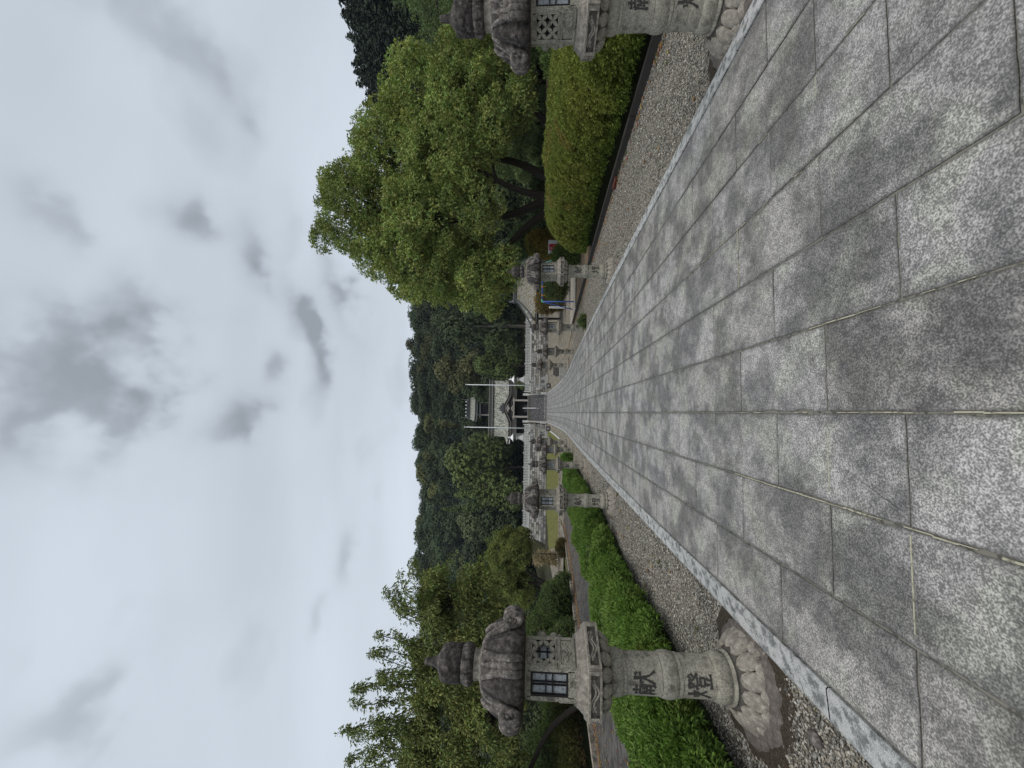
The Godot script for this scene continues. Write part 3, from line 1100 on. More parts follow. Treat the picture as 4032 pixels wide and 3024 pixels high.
	obj("back_wall", s, M.dark_wood, t)
	s = ms()
	bx(s, CX - 5.38, CX + 5.38, 3.245, 3.3, -89.9, -84.12)
	obj("inner_floor", s, M.dark_wood, t)
	s = ms()
	bx(s, CX - 0.65, CX + 0.75, 3.25, 4.0, -83.4, -82.9)
	for i in 7: bx(s, CX - 0.6 + i * 0.2, CX - 0.57 + i * 0.2, 4.0, 4.05, -83.4, -82.9)
	tag(obj("offering_box", s, M.shade_wood, self), "dark wooden offering box between the two porch posts of the hall", "box")
	s = ms()
	bx(s, CX - 1.45, CX + 1.55, 3.24, 5.45, -86.05, -86.0)
	obj("inner_screen", s, M.dark_wood, t)
	s = ms()
	for i in 5: bx(s, CX - 1.4 + i * 0.72, CX - 1.36 + i * 0.72, 3.3, 5.4, -85.99, -85.94)
	bx(s, CX - 0.35, CX + 0.35, 4.35, 4.5, -85.93, -85.9)
	obj("inner_lattice", s, M.shade_wood, t)


func build_inner_shrine() -> void:
	var t = thing("inner_shrine", "small upper shrine with log-topped ridge rising behind the hall roof", "shrine")
	var c = Vector3(0.66, 0, -105.0)
	var f = func(u, v):
		var sx = u * 2.0 - 1.0
		return Vector3(c.x + sx * lerpf(2.7, 3.25, v), 16.75 + 1.85 * pow(1.0 - v, 1.5) + 0.3 * pow(absf(sx), 4.0) * v * v, c.z + 2.6 * v)
	var s = ms(true)
	grid(s, 24, 10, f, Vector2(2.5, 0.6))
	grid(s, 24, 10, func(u, v):
		var p = f.call(u, v)
		return Vector3(p.x, p.y, 2 * c.z - p.z), Vector2(2.5, 0.6))
	var roof = obj("roof", s, M.bark_roof, t)
	s = ms()
	for i in 24:
		var a = f.call(i / 24.0, 1.0)
		var b = f.call((i + 1) / 24.0, 1.0)
		quad(s, a + Vector3(0, -0.004, 0.01), b + Vector3(0, -0.004, 0.01), b + Vector3(0, -0.32, 0.01), a + Vector3(0, -0.32, 0.01), a + Vector3(0, 0, -1))
		quad(s, a + Vector3(0, -0.32, 0.01), b + Vector3(0, -0.32, 0.01), b + Vector3(0, -0.32, -0.8), a + Vector3(0, -0.32, -0.8), a + Vector3(0, 0, -0.3))
	obj("eave_edge", s, M.eave_dark, roof)
	for i in 24:
		var p = f.call((i + 0.5) / 24.0, 1.0)
		s = ms()
		bx(s, p.x - 0.06, p.x + 0.06, p.y - 0.58, p.y - 0.4, p.z - 0.9, p.z - 0.08)
		obj("rafter", s, M.white_paint, roof)
	s = ms()
	cbox(s, Transform3D(Basis.IDENTITY, Vector3(c.x, 18.8, c.z)), Vector3(5.3, 0.62, 0.7), 0.05)
	obj("ridge", s, M.tile_dark, roof)
	for i in 5:
		s = ms()
		var x = 0.635 + (i - 2) * 0.877
		tube(s, [Vector3(x, 19.3, c.z + 0.85), Vector3(x, 19.3, c.z - 0.85)], 0.17, 12)
		var lg = obj("ridge_log", s, M.tile_dark, roof)
		s = ms()
		tube(s, [Vector3(x, 19.3, c.z + 0.86), Vector3(x, 19.3, c.z + 0.9)], 0.185, 12)
		obj("log_cap", s, M.white_paint, lg)
	for sx in [-1, 1]:
		s = ms()
		for k in [-1, 1]:
			tube(s, [Vector3(c.x + sx * 2.2, 18.9, c.z - k * 0.5), Vector3(c.x + sx * 2.32, 20.4, c.z + k * 0.8)], 0.07, 6)
		obj("forked_finial", s, M.pale_stone, roof)
	s = ms()
	bx(s, c.x - 1.5, c.x + 1.5, 11.0, 16.4, c.z - 1.6, c.z + 0.6)
	obj("wall", s, M.dark_wood, t)
	s = ms()
	cbox(s, Transform3D(Basis.IDENTITY, Vector3(c.x, 15.6, c.z + 1.6)), Vector3(4.3, 0.32, 0.3), 0.03)
	cbox(s, Transform3D(Basis.IDENTITY, Vector3(c.x, 12.95, c.z + 1.9)), Vector3(4.6, 0.25, 0.3), 0.03)
	obj("beam", s, M.plaster, t)
	for sx in [-1, 1]:
		s = ms()
		cbox(s, Transform3D(Basis.IDENTITY, Vector3(c.x + 0.02 + sx * 1.55, 13.7, c.z + 1.6)), Vector3(0.3, 5.4, 0.3), 0.03)
		obj("post", s, M.timber, t)
	s = ms()
	bx(s, c.x - 3.2, c.x + 3.2, 7.0, 11.0, c.z - 3.0, c.z + 3.0)
	obj("stone_base", s, M.step_stone, t)


# ------------------------------------------------------------------ water pavilion on the right
func build_pavilion() -> void:
	var g = gh(-43.0) - 0.11
	var t = thing("water_pavilion", "open pavilion with a mossy grey hipped tile roof right of the court", "pavilion", Vector3(13.2, g, -43.0))
	var ey = 1.72 - g
	var ry = 3.78 - g
	var cs = [Vector3(-4.2, ey, 3.2), Vector3(4.2, ey, 3.2), Vector3(4.2, ey, -3.2), Vector3(-4.2, ey, -3.2)]
	var rl = Vector3(-1.3, ry, 0)
	var rr = Vector3(1.3, ry, 0)
	var s = ms(true)
	for face in [[cs[0], cs[1], rl, rr], [cs[2], cs[3], rr, rl], [cs[3], cs[0], rl, rl], [cs[1], cs[2], rr, rr]]:
		grid(s, 24, 8, func(u, v):
			var a = face[0].lerp(face[1], u)
			var b = face[2].lerp(face[3], u)
			var p = a.lerp(b, v)
			p.y = lerpf(ey, ry, pow(v, 1.25)) + 0.16 * pow(absf(u * 2 - 1), 6.0) * (1 - v)
			return p)
	var roof = obj("roof", s, M.tile, t)
	s = ms()
	for face in [[cs[0], cs[1], rl, rr], [cs[3], cs[0], rl, rl]]:
		for i in 26:
			var u = (i + 0.5) / 26.0
			var pts = []
			for k in 7:
				var v = k / 6.0
				var p = face[0].lerp(face[1], u).lerp(face[2].lerp(face[3], u), v)
				p.y = lerpf(ey, ry, pow(v, 1.25)) + 0.02 + 0.16 * pow(absf(u * 2 - 1), 6.0) * (1 - v)
				pts.append(p)
			tube(s, pts, 0.05, 5)
	obj("tile_row", s, M.tile, roof).set_meta("kind", "stuff")
	for k in 4:
		s = ms()
		var e: Vector3 = [rl, rr, rr, rl][k]
		var pts = []
		for i in 9:
			var v = i / 8.0
			var p = cs[k].lerp(e, v)
			p.y = lerpf(ey, ry, pow(v, 1.25)) + 0.1 + 0.22 * pow(1 - v, 4.0)
			pts.append(p)
		tube(s, pts, 0.13, 7)
		obj("hip_ridge", s, M.tile_dark, roof)
		s = ms()
		ball(s, pts[0] + Vector3(0, 0.12, 0), Vector3(0.14, 0.2, 0.14), 8, 5)
		ball(s, pts[3] + Vector3(0, 0.16, 0), Vector3(0.1, 0.13, 0.1), 8, 5)
		obj("hip_ornament", s, M.fence_stone, roof)
	s = ms()
	cbox(s, Transform3D(Basis.IDENTITY, Vector3(0, ry + 0.18, 0)), Vector3(3.0, 0.42, 0.34), 0.06)
	obj("ridge", s, M.tile_dark, roof)
	for sx in [-1, 1]:
		s = ms()
		prism(s, PackedVector2Array([Vector2(-0.3, -0.25), Vector2(0.3, -0.25), Vector2(0.36, 0.1), Vector2(0.16, 0.3), Vector2(0.1, 0.62), Vector2(-0.1, 0.62), Vector2(-0.16, 0.3), Vector2(-0.36, 0.1)]), 0.2, Transform3D(Basis.from_euler(Vector3(0, PI / 2, 0)), Vector3(sx * 1.55, ry + 0.2, 0)))
		obj("ridge_end", s, M.tile_dark, roof)
	s = ms()
	bx(s, -3.8, 3.8, ey - 0.26, ey - 0.06, -2.8, 2.8)
	obj("soffit", s, M.dark_wood, t)
	for sx in [-1, 1]:
		for sz in [-1, 1]:
			s = ms()
			cbox(s, Transform3D(Basis.IDENTITY, Vector3(sx * 2.9, ey / 2 - 0.1, sz * 2.0)), Vector3(0.22, ey - 0.2, 0.22), 0.02)
			obj("post", s, M.shade_wood, t)
	s = ms()
	cbox(s, Transform3D(Basis.IDENTITY, Vector3(13.2, g + 0.4, -43.0)), Vector3(3.2, 0.8, 1.4), 0.06)
	tag(obj("stone_basin", s, M.rock, self), "long stone water basin under the hipped pavilion roof", "basin")
	s = ms()
	cbox(s, Transform3D(Basis.IDENTITY, Vector3(9.9, 1.55, -39.2)), Vector3(0.42, 0.26, 0.05), 0.01)
	tag(obj("notice_plate", s, M.white_paint, self), "small blank white plate hung under the pavilion eave", "sign")


# ------------------------------------------------------------------ trees and shrubs
func limb(s: SurfaceTool, a: Vector3, b: Vector3, r0: float, r1: float, bend: float, seg := 6) -> Array:
	var l = a.distance_to(b)
	var pts = spline([a, a.lerp(b, 0.35) + rv() * bend * l + Vector3.UP * bend * l * 0.5, a.lerp(b, 0.7) + rv() * bend * l * 0.7, b], 4)
	var rad = []
	for i in pts.size(): rad.append(lerpf(r0, r1, pow(float(i) / (pts.size() - 1), 0.8)))
	tube(s, pts, rad, seg, false)
	return pts


func tree(called: String, label: String, at: Vector3, stems: Array, lobes: Array, clump: ArrayMesh, n: int, tint: Color, o := {}) -> Node3D:
	# stems: lists of points from the ground up (world, first point at the base); lobes: [centre, radii] in the world
	var t = thing(called, label, "tree", at, 0.0, o.get("group", ""))
	var s = ms(true)
	var forks = []
	for st in stems:
		var pts = spline(st.map(func(p): return p - at), 5)
		var rad = []
		for i in pts.size(): rad.append(lerpf(o.get("r0", 0.3), o.get("r1", 0.08), pow(float(i) / (pts.size() - 1), 0.7)))
		rad[0] *= 1.35
		tube(s, pts, rad, 9, false)
		for i in pts.size():
			if i > pts.size() * 0.35: forks.append([pts[i], rad[i]])
	var tips = []
	for lb in lobes:
		var c: Vector3 = lb[0] - at
		var best = forks[0]
		for f in forks:
			if f[0].distance_to(c) + absf(minf(0.0, c.y - f[0].y)) * 1.5 < best[0].distance_to(c) + absf(minf(0.0, c.y - best[0].y)) * 1.5: best = f
		var pts = limb(s, best[0], c, minf(best[1] * 0.75, 0.16), 0.035, 0.12)
		for k in o.get("twigs", 9):
			var q: Vector3 = c + rv() * (lb[1] as Vector3) * 0.95
			var from: Vector3 = pts[rng.randi_range(pts.size() / 3, pts.size() - 1)]
			limb(s, from, q, 0.028, 0.008, 0.1, 4)
			tips.append(q)
	obj("trunk", s, M[o.get("bark", "trunk")], t)
	var all = lobes.duplicate()
	for lb in lobes:
		for i in o.get("mini", 5):
			var d = rv().normalized()
			if d.y < -0.5: d.y = -d.y
			all.append([lb[0] + d * (lb[1] as Vector3) * rng.randf_range(0.8, 1.05), (lb[1] as Vector3) * rng.randf_range(0.2, 0.36)])
	lobes = all
	var gaps = fbm(rng.randi_range(0, 9999), o.get("gapf", 0.5), 2)
	var shade = fbm(rng.randi_range(0, 9999), 0.35, 3)
	var xf = []
	var co = []
	var tot = 0.0
	for lb in lobes: tot += pow(lb[1].x * lb[1].y * lb[1].z, 0.72)
	for lb in lobes:
		var m = int(n * pow(lb[1].x * lb[1].y * lb[1].z, 0.72) / tot)
		var lt = rng.randf_range(0.85, 1.15)
		var made = 0
		var tries = 0
		while made < m and tries < m * 4:
			tries += 1
			var d = rv()
			d = d.normalized() * pow(d.length(), o.get("shell", 0.45))
			if d.y < -0.55 and rng.randf() < 0.6: continue
			var p: Vector3 = lb[0] - at + d * lb[1] * (1.0 + 0.12 * shade.get_noise_3d(d.x * 4, d.y * 4 + lb[0].x, d.z * 4))
			if gaps.get_noise_3d(p.x, p.y, p.z) < o.get("gap", -0.16): continue
			made += 1
			var b = spin(rng.randf_range(0.75, 1.25), o.get("tilt", 0.7))
			xf.append(Transform3D(b, p))
			var g = o.get("bright", 1.4) * lt * (1.0 + 0.45 * shade.get_noise_3d(p.x * 2.0, p.y * 2.0, p.z * 2.0)) * rng.randf_range(0.75, 1.25)
			co.append(Color(tint.r * g * rng.randf_range(0.85, 1.2), tint.g * g, tint.b * g))
	for q in tips:
		for k in 2:
			xf.append(Transform3D(spin(rng.randf_range(0.8, 1.2), 0.7), q + rv() * 0.12))
			co.append(tint * o.get("bright", 1.4) * rng.randf_range(0.8, 1.2))
	many("crown", clump, M[o.get("leaf", "leaf")], t, xf, co)
	return t


func spray(s: SurfaceTool, xf: Array, co: Array, from: Vector3, to: Vector3, tint: Color, sag: float, step: float) -> void:
	# a single leafy shoot
	var pts = spline([from, from.lerp(to, 0.5) + Vector3.UP * sag * 2.2 + rv() * 0.2, to + Vector3.DOWN * sag * 0.6], 6)
	tube(s, pts, [0.02, 0.019, 0.018, 0.017, 0.016, 0.015, 0.014, 0.013, 0.012, 0.011, 0.01, 0.008, 0.006], 4, false)
	var l = from.distance_to(to)
	var k = 0.12
	while k < 1.0:
		var f = k * (pts.size() - 1)
		var p: Vector3 = pts[int(f)].lerp(pts[mini(int(f) + 1, pts.size() - 1)], f - int(f))
		for q in 2:
			if rng.randf() < 0.3: continue
			xf.append(Transform3D(spin(rng.randf_range(0.7, 1.35) * (1.1 - 0.3 * k), 0.6), p + rv() * 0.17 * (1.25 - k)))
			co.append(tint * 1.35 * rng.randf_range(0.7, 1.25))
		k += step / l


func crown_mesh(kind: String, faces: int, sd: int, size := 0.55) -> ArrayMesh:
	# ten metres tall; broad or cone shaped
	var keep = rng.state
	rng.seed = sd
	var s = ms()
	var lobes = []
	if kind == "broad":
		for i in 17:
			var a = rng.randf() * TAU
			var h = rng.randf()
			var r = 2.7 * sqrt(1.0 - pow(h * 1.5 - 0.55, 2) * 0.85) * rng.randf_range(0.75, 1.05)
			lobes.append([Vector3(sin(a) * r * 0.85, 2.4 + h * 6.4, cos(a) * r * 0.85), Vector3(1.7, 1.35, 1.7) * rng.randf_range(0.7, 1.15), rng.randf_range(0.7, 1.3)])
		lobes.append([Vector3(0, 5.2, 0), Vector3(2.3, 3.4, 2.3), 0.8])
	else:
		for i in 26:
			var h = i / 25.0
			var a = i * 2.4 + rng.randf()
			var r = lerpf(2.3, 0.12, pow(h, 0.9))
			lobes.append([Vector3(sin(a) * r * 0.62, 1.4 + h * 8.3, cos(a) * r * 0.62), Vector3(maxf(r * 0.62, 0.32), 0.75 + 0.35 * (1 - h), maxf(r * 0.62, 0.32)) * rng.randf_range(0.85, 1.15), rng.randf_range(0.75, 1.25)])
	var tot = 0.0
	for lb in lobes: tot += lb[1].x * lb[1].y
	for lb in lobes:
		for i in int(faces * lb[1].x * lb[1].y / tot):
			var d = rv()
			d = d.normalized() * pow(d.length(), 0.3)
			if d.y < -0.3 and rng.randf() < 0.7: continue
			var p: Vector3 = lb[0] + d * lb[1] * rng.randf_range(0.88, 1.12)
			var nr = (d + rv() * 0.75 + Vector3(0, 0.25, 0)).normalized()
			var e = nr.cross(rv()).normalized()
			var f = nr.cross(e)
			var sz = size * rng.randf_range(0.55, 1.15)
			var g = lb[2] * rng.randf_range(0.7, 1.3)
			s.set_color(Color(g * rng.randf_range(0.9, 1.12), g, g * rng.randf_range(0.85, 1.1)))
			var a = p + e * sz * 0.5 + f * sz * rng.randf_range(-0.2, 0.2)
			var b = p + f * sz * 0.42
			var c = p - e * sz * 0.5 - nr * sz * 0.18
			var d2 = p - f * sz * 0.42 + e * sz * rng.randf_range(-0.2, 0.2)
			s.add_vertex(a); s.add_vertex(b); s.add_vertex(p + nr * sz * 0.12)
			s.add_vertex(p + nr * sz * 0.12); s.add_vertex(b); s.add_vertex(c)
			s.add_vertex(a); s.add_vertex(p + nr * sz * 0.12); s.add_vertex(d2)
	rng.state = keep
	return done(s)


func far_tree(called: String, label: String, at: Vector3, mesh: ArrayMesh, size: Vector3, tint: Color, trunk := "trunk", group := "", trunk_h := 0.4, tr := 0.25) -> Node3D:
	var t = thing(called, label, "tree", at, rng.randf() * TAU, group)
	var s = ms(true)
	tube(s, [Vector3(0, -0.6, 0), Vector3(0.1, size.y * trunk_h * 5.0, 0.05), Vector3(0, size.y * 7.5, 0.1)], [tr * 1.25, tr, 0.06], 8)
	obj("trunk", s, M[trunk], t)
	many("crown", mesh, M.far_leaf, t, [Transform3D(Basis.from_scale(size), Vector3.ZERO)], [tint])
	return t


func shrub(called: String, label: String, cat: String, at: Vector3, lobes: Array, clump: ArrayMesh, per: float, tint: Color, tint2: Color, o := {}) -> Node3D:
	# lobes: [centre from the base, radii]
	var t = thing(called, label, cat, at, o.get("turn", 0.0), o.get("group", ""))
	var s = ms(true)
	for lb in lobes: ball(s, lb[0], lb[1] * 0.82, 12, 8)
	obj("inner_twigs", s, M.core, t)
	var xf = []
	var co = []
	var hue = fbm(rng.randi_range(0, 9999), o.get("huef", 0.8), 3)
	for lb in lobes:
		var r: Vector3 = lb[1]
		var m = int(per * 4.0 * PI * pow(r.x * r.y * r.z, 2.0 / 3.0) * 0.75)
		for i in m:
			var d = rv().normalized()
			if d.y * r.y + lb[0].y < 0.0: continue
			var p: Vector3 = lb[0] + d * r * rng.randf_range(0.8, 1.06)
			var b = Basis(Quaternion(Vector3.UP, (d + rv() * 0.5 + Vector3(0, 0.4, 0)).normalized())) * Basis.from_euler(Vector3(0, rng.randf() * TAU, 0))
			xf.append(Transform3D(b.scaled(Vector3.ONE * rng.randf_range(0.75, 1.3)), p))
			var c = tint.lerp(tint2, smoothstep(-0.25, 0.35, hue.get_noise_3d(p.x, p.y, p.z)))
			co.append(c * 1.35 * rng.randf_range(0.7, 1.3))
	many("leaves", clump, M[o.get("leaf", "leaf")], t, xf, co)
	return t


func hedge(called: String, label: String, x0: Callable, x1: Callable, z0: float, z1: float, h: Callable, clump: ArrayMesh, per: float, tint: Color, tint2: Color, o := {}) -> Node3D:
	# a long clipped or rambling hedge that follows the ground, rounded in section
	var zc = (z0 + z1) / 2.0
	var at = Vector3((x0.call(zc) + x1.call(zc)) / 2.0, gh(zc) - 0.12, zc)
	var t = thing(called, label, "hedge", at, 0.0, o.get("group", ""))
	var bump = fbm(rng.randi_range(0, 9999), o.get("bumpf", 0.8), 3)
	var hue = fbm(rng.randi_range(0, 9999), o.get("huef", 0.45), 4)
	var surf = func(u, v, k):
		var z = lerpf(z0, z1, u)
		var endr = sqrt(clampf(minf(u, 1.0 - u) * absf(z1 - z0) / o.get("round", 0.5), 0.0, 1.0))
		var a = v * PI
		var e = o.get("square", 0.45)
		var cx = signf(cos(a)) * pow(absf(cos(a)), e)
		var sy = pow(sin(a), e)
		var w = (x1.call(z) - x0.call(z)) / 2.0
		var bz = 1.0 + o.get("bump", 0.16) * bump.get_noise_3d(cx * 1.3, sy * 1.2, z)
		return Vector3((x0.call(z) + x1.call(z)) / 2.0 - cx * w * k * bz * lerpf(0.6, 1.0, endr), gh(z) - 0.12 + h.call(z) * sy * k * bz * lerpf(0.45, 1.0, endr), z) - at
	var s = ms(true)
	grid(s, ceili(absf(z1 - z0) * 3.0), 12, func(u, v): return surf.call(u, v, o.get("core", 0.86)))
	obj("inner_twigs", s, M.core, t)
	var xf = []
	var co = []
	var hm: float = h.call(zc)
	var wd: float = x1.call(zc) - x0.call(zc)
	var m = int(per * absf(z1 - z0) * (wd + 2.0 * hm))
	var total = wd + 2 * hm
	for i in m:
		var u = rng.randf()
		if o.get("near", 1.0) != 1.0: u = pow(u, o.near)
		var v = rng.randf()
		# spread evenly over front, top and back
		var q = rng.randf() * total
		if q < hm: v = 0.02 + 0.3 * q / hm
		elif q < hm + wd: v = 0.2 + 0.6 * (q - hm) / wd
		else: v = 0.98 - 0.3 * (q - hm - wd) / hm
		var p: Vector3 = surf.call(u, v, rng.randf_range(0.84, 1.05))
		if bump.get_noise_3d(p.x * 3.0, p.y * 3.0, p.z * 3.0 + 50.0) < -0.3: continue
		var d = Vector3(-cos(v * PI), sin(v * PI) + 0.25, 0)
		var b = Basis(Quaternion(Vector3.UP, (d + rv() * 0.6).normalized())) * Basis.from_euler(Vector3(0, rng.randf() * TAU, 0))
		xf.append(Transform3D(b.scaled(Vector3.ONE * rng.randf_range(0.7, 1.3)), p))
		var hn = hue.get_noise_3d(p.x, p.y * 1.3, p.z)
		var c = tint.lerp(tint2, smoothstep(o.get("h0", -0.1), o.get("h1", 0.3), hn))
		if o.has("tint3"): c = c.lerp(o.tint3, smoothstep(-0.15, -0.4, hn + 0.1 * rng.randf()) * 0.8)
		if o.has("low"): c = c.lerp(o.low, smoothstep(0.5, 0.15, p.y / hm))
		co.append(c * rng.randf_range(0.7, 1.3))
	many("leaves", clump, M[o.get("leaf", "leaf")], t, xf, co)
	return t


func build_forest() -> void:
	var protos = []
	for k in 4: protos.append(crown_mesh("broad", 2600, 100 + k, 0.62))
	for k in 3: protos.append(crown_mesh("cone", 2200, 200 + k, 0.5))
	var xf = [[], [], [], [], [], [], []]
	var co = [[], [], [], [], [], [], []]
	var patch = fbm(77, 0.022, 3)
	var z = -82.0
	while z > -330.0:
		var step = lerpf(4.2, 7.0, clampf((-z - 80.0) / 160.0, 0.0, 1.0))
		var x = -330.0
		while x < 190.0:
			x += step * (1.0 if x > -150 else 1.5)
			var px = x + rng.randf_range(-0.45, 0.45) * step
			var pz = z + rng.randf_range(-0.45, 0.45) * step
			var az = rad_to_deg(atan2(px, -pz))
			if az < -52.0 or az > 56.0: continue
			var hs = hillside(px, pz)
			if pz > -190.0 and hs < 1.5 and pz > -93.0 and absf(px) < 21.0: continue
			if px < -60.0 and hs < 4.0 and pz > -140.0: continue
			if absf(px - CX) < 9.5 and pz > -97.0: continue
			if absf(px - CX) < 4.6 + 0.06 * (-97.0 - pz) and pz > -118.0: continue
			if px > 20.0 and pz > -86.0: continue
			var n = patch.get_noise_2d(px, pz)
			var cone = hs < 24.0 and rng.randf() < (0.16 + 0.45 * smoothstep(0.0, 0.35, n))
			var k = (4 + rng.randi_range(0, 2)) if cone else rng.randi_range(0, 3)
			var sc = rng.randf_range(0.8, 1.45) * (1.1 if step > 8.0 else 1.0) 
			var b = Basis.from_euler(Vector3(0, rng.randf() * TAU, 0)) * Basis.from_scale(Vector3(sc * rng.randf_range(0.95, 1.25), sc, sc * rng.randf_range(0.95, 1.25)))
			xf[k].append(Transform3D(b, Vector3(px, land(px, pz) - 0.9 * sc, pz)))
			var g = rng.randf_range(0.7, 1.25) * (1.0 + 0.5 * n)
			var c = Color(0.034, 0.05, 0.03) if cone else Color(0.052, 0.073, 0.034)
			if not cone and rng.randf() < 0.12: c = Color(0.105, 0.115, 0.042)
			co[k].append(c * g)
		z -= step * 0.9
	# the slope on the far right, mostly dark cedar
	z = -14.0
	while z > -86.0:
		var x = 27.0
		while x < 120.0:
			x += 2.8
			var px = x + rng.randf_range(-1.8, 1.8)
			var pz = z + rng.randf_range(-1.8, 1.8)
			var az = rad_to_deg(atan2(px, -pz))
			if az > 60.0 or (pz > -70.0 and az < 22.0): continue
			if px < 36.0 and pz > -34.0: continue
			var cone = px > 40.0
			var k = (4 + rng.randi_range(0, 2)) if cone else rng.randi_range(0, 3)
			var sc = rng.randf_range(1.0, 1.3) if cone else rng.randf_range(0.85, 1.2)
			var b = Basis.from_euler(Vector3(0, rng.randf() * TAU, 0)) * Basis.from_scale(Vector3(sc * rng.randf_range(1.1, 1.45), sc, sc * rng.randf_range(1.1, 1.45)))
			xf[k].append(Transform3D(b, Vector3(px, land(px, pz) - 0.9 * sc, pz)))
			co[k].append((Color(0.025, 0.038, 0.022) if cone else Color(0.055, 0.075, 0.03)) * rng.randf_range(0.75, 1.25))
		z -= 2.9
	# trees left of the wall and along the valley
	for i in 60:
		var px = rng.randf_range(-62, -24)
		var pz = rng.randf_range(-84, -40)
		if px > -34.0 and pz > -62.0: continue
		var k = rng.randi_range(0, 3) if rng.randf() < 0.7 else 4
		var sc = rng.randf_range(0.6, 0.95)
		xf[k].append(Transform3D(Basis.from_euler(Vector3(0, rng.randf() * TAU, 0)).scaled(Vector3.ONE * sc), Vector3(px, land(px, pz) - 1.2 * sc, pz)))
		co[k].append(Color(0.06, 0.08, 0.03) * rng.randf_range(0.7, 1.2))
	var wood = thing("forest", "dense dark green wooded hill filling the whole background", "forest")
	wood.set_meta("kind", "stuff")
	for k in 7: many("tree_crowns", protos[k], M.far_leaf, wood, xf[k], co[k])
	# trees that can be told apart at the edge of the wood
	far_tree("broadleaf_tree", "big lighter green tree left of the shrine hall, rising above the railing", Vector3(-11.3, 2.6, -86), protos[0], Vector3(1.75, 1.85, 1.6), Color(0.105, 0.137, 0.043))
	far_tree("broadleaf_tree", "smaller light green tree squeezed against the left end of the hall roof", Vector3(-6.9, 2.6, -90), protos[2], Vector3(0.95, 1.45, 0.9), Color(0.087, 0.119, 0.043))
	far_tree("cypress_tree", "cone shaped bright green tree behind the railing left of the hall", Vector3(-16.0, 2.5, -80), protos[4], Vector3(1.5, 1.4, 1.4), Color(0.098, 0.133, 0.043))
	far_tree("cypress_tree", "small narrow green cone tree high on the slope at left", Vector3(-22.6, 10.8, -96), protos[5], Vector3(1.0, 1.2, 1.0), Color(0.084, 0.119, 0.041))
	far_tree("round_tree", "round grey green tree left of the cone shaped tree", Vector3(-24.4, 4.0, -88), protos[3], Vector3(1.2, 1.5, 1.1), Color(0.101, 0.126, 0.061))
	far_tree("round_tree", "brownish olive round tree high on the slope right of the hall", Vector3(8.8, 9.5, -96), protos[1], Vector3(1.6, 1.65, 1.5), Color(0.115, 0.115, 0.049))
	far_tree("tall_tree", "tall dark green tree with bare pale trunk right of the hall", Vector3(17.6, 2.8, -84), protos[3], Vector3(1.25, 2.2, 1.2), Color(0.059, 0.081, 0.038), "pale_trunk", "", 0.4, 0.33)
	far_tree("bushy_tree", "bushy mid green tree right behind the railing near the hall", Vector3(9.0, 2.6, -80.5), protos[2], Vector3(0.85, 1.2, 0.8), Color(0.092, 0.126, 0.041))
	far_tree("bushy_tree", "bushy dark green tree behind the railing, between hall and pale trunk", Vector3(13.0, 2.6, -82), protos[0], Vector3(0.95, 1.0, 0.9), Color(0.070, 0.098, 0.038))
	far_tree("young_tree", "small light green tree standing on the terrace before the right of the hall", Vector3(4.95, 2.9, -76.5), protos[1], Vector3(0.24, 0.3, 0.24), Color(0.105, 0.140, 0.041), "trunk", "", 0.3, 0.06)
	for i in 4:
		var p = [Vector3(19.0, 1.0, -58), Vector3(21.2, 1.0, -60), Vector3(22.6, 1.0, -59), Vector3(26.0, 1.0, -62)][i]
		p.y = land(p.x, p.z)
		far_tree("cedar_tree", ["pale cedar trunk seen just left of the pavilion ridge", "pale cedar trunk directly behind the pavilion ridge end", "thick pale cedar trunk behind the tip of the second right lantern", "pale cedar trunk right of the second right lantern tip"][i], p, protos[4 + i % 3], Vector3(1.25, 1.9, 1.25), Color(0.042, 0.060, 0.030), "pale_trunk", "", 0.45, 0.33)


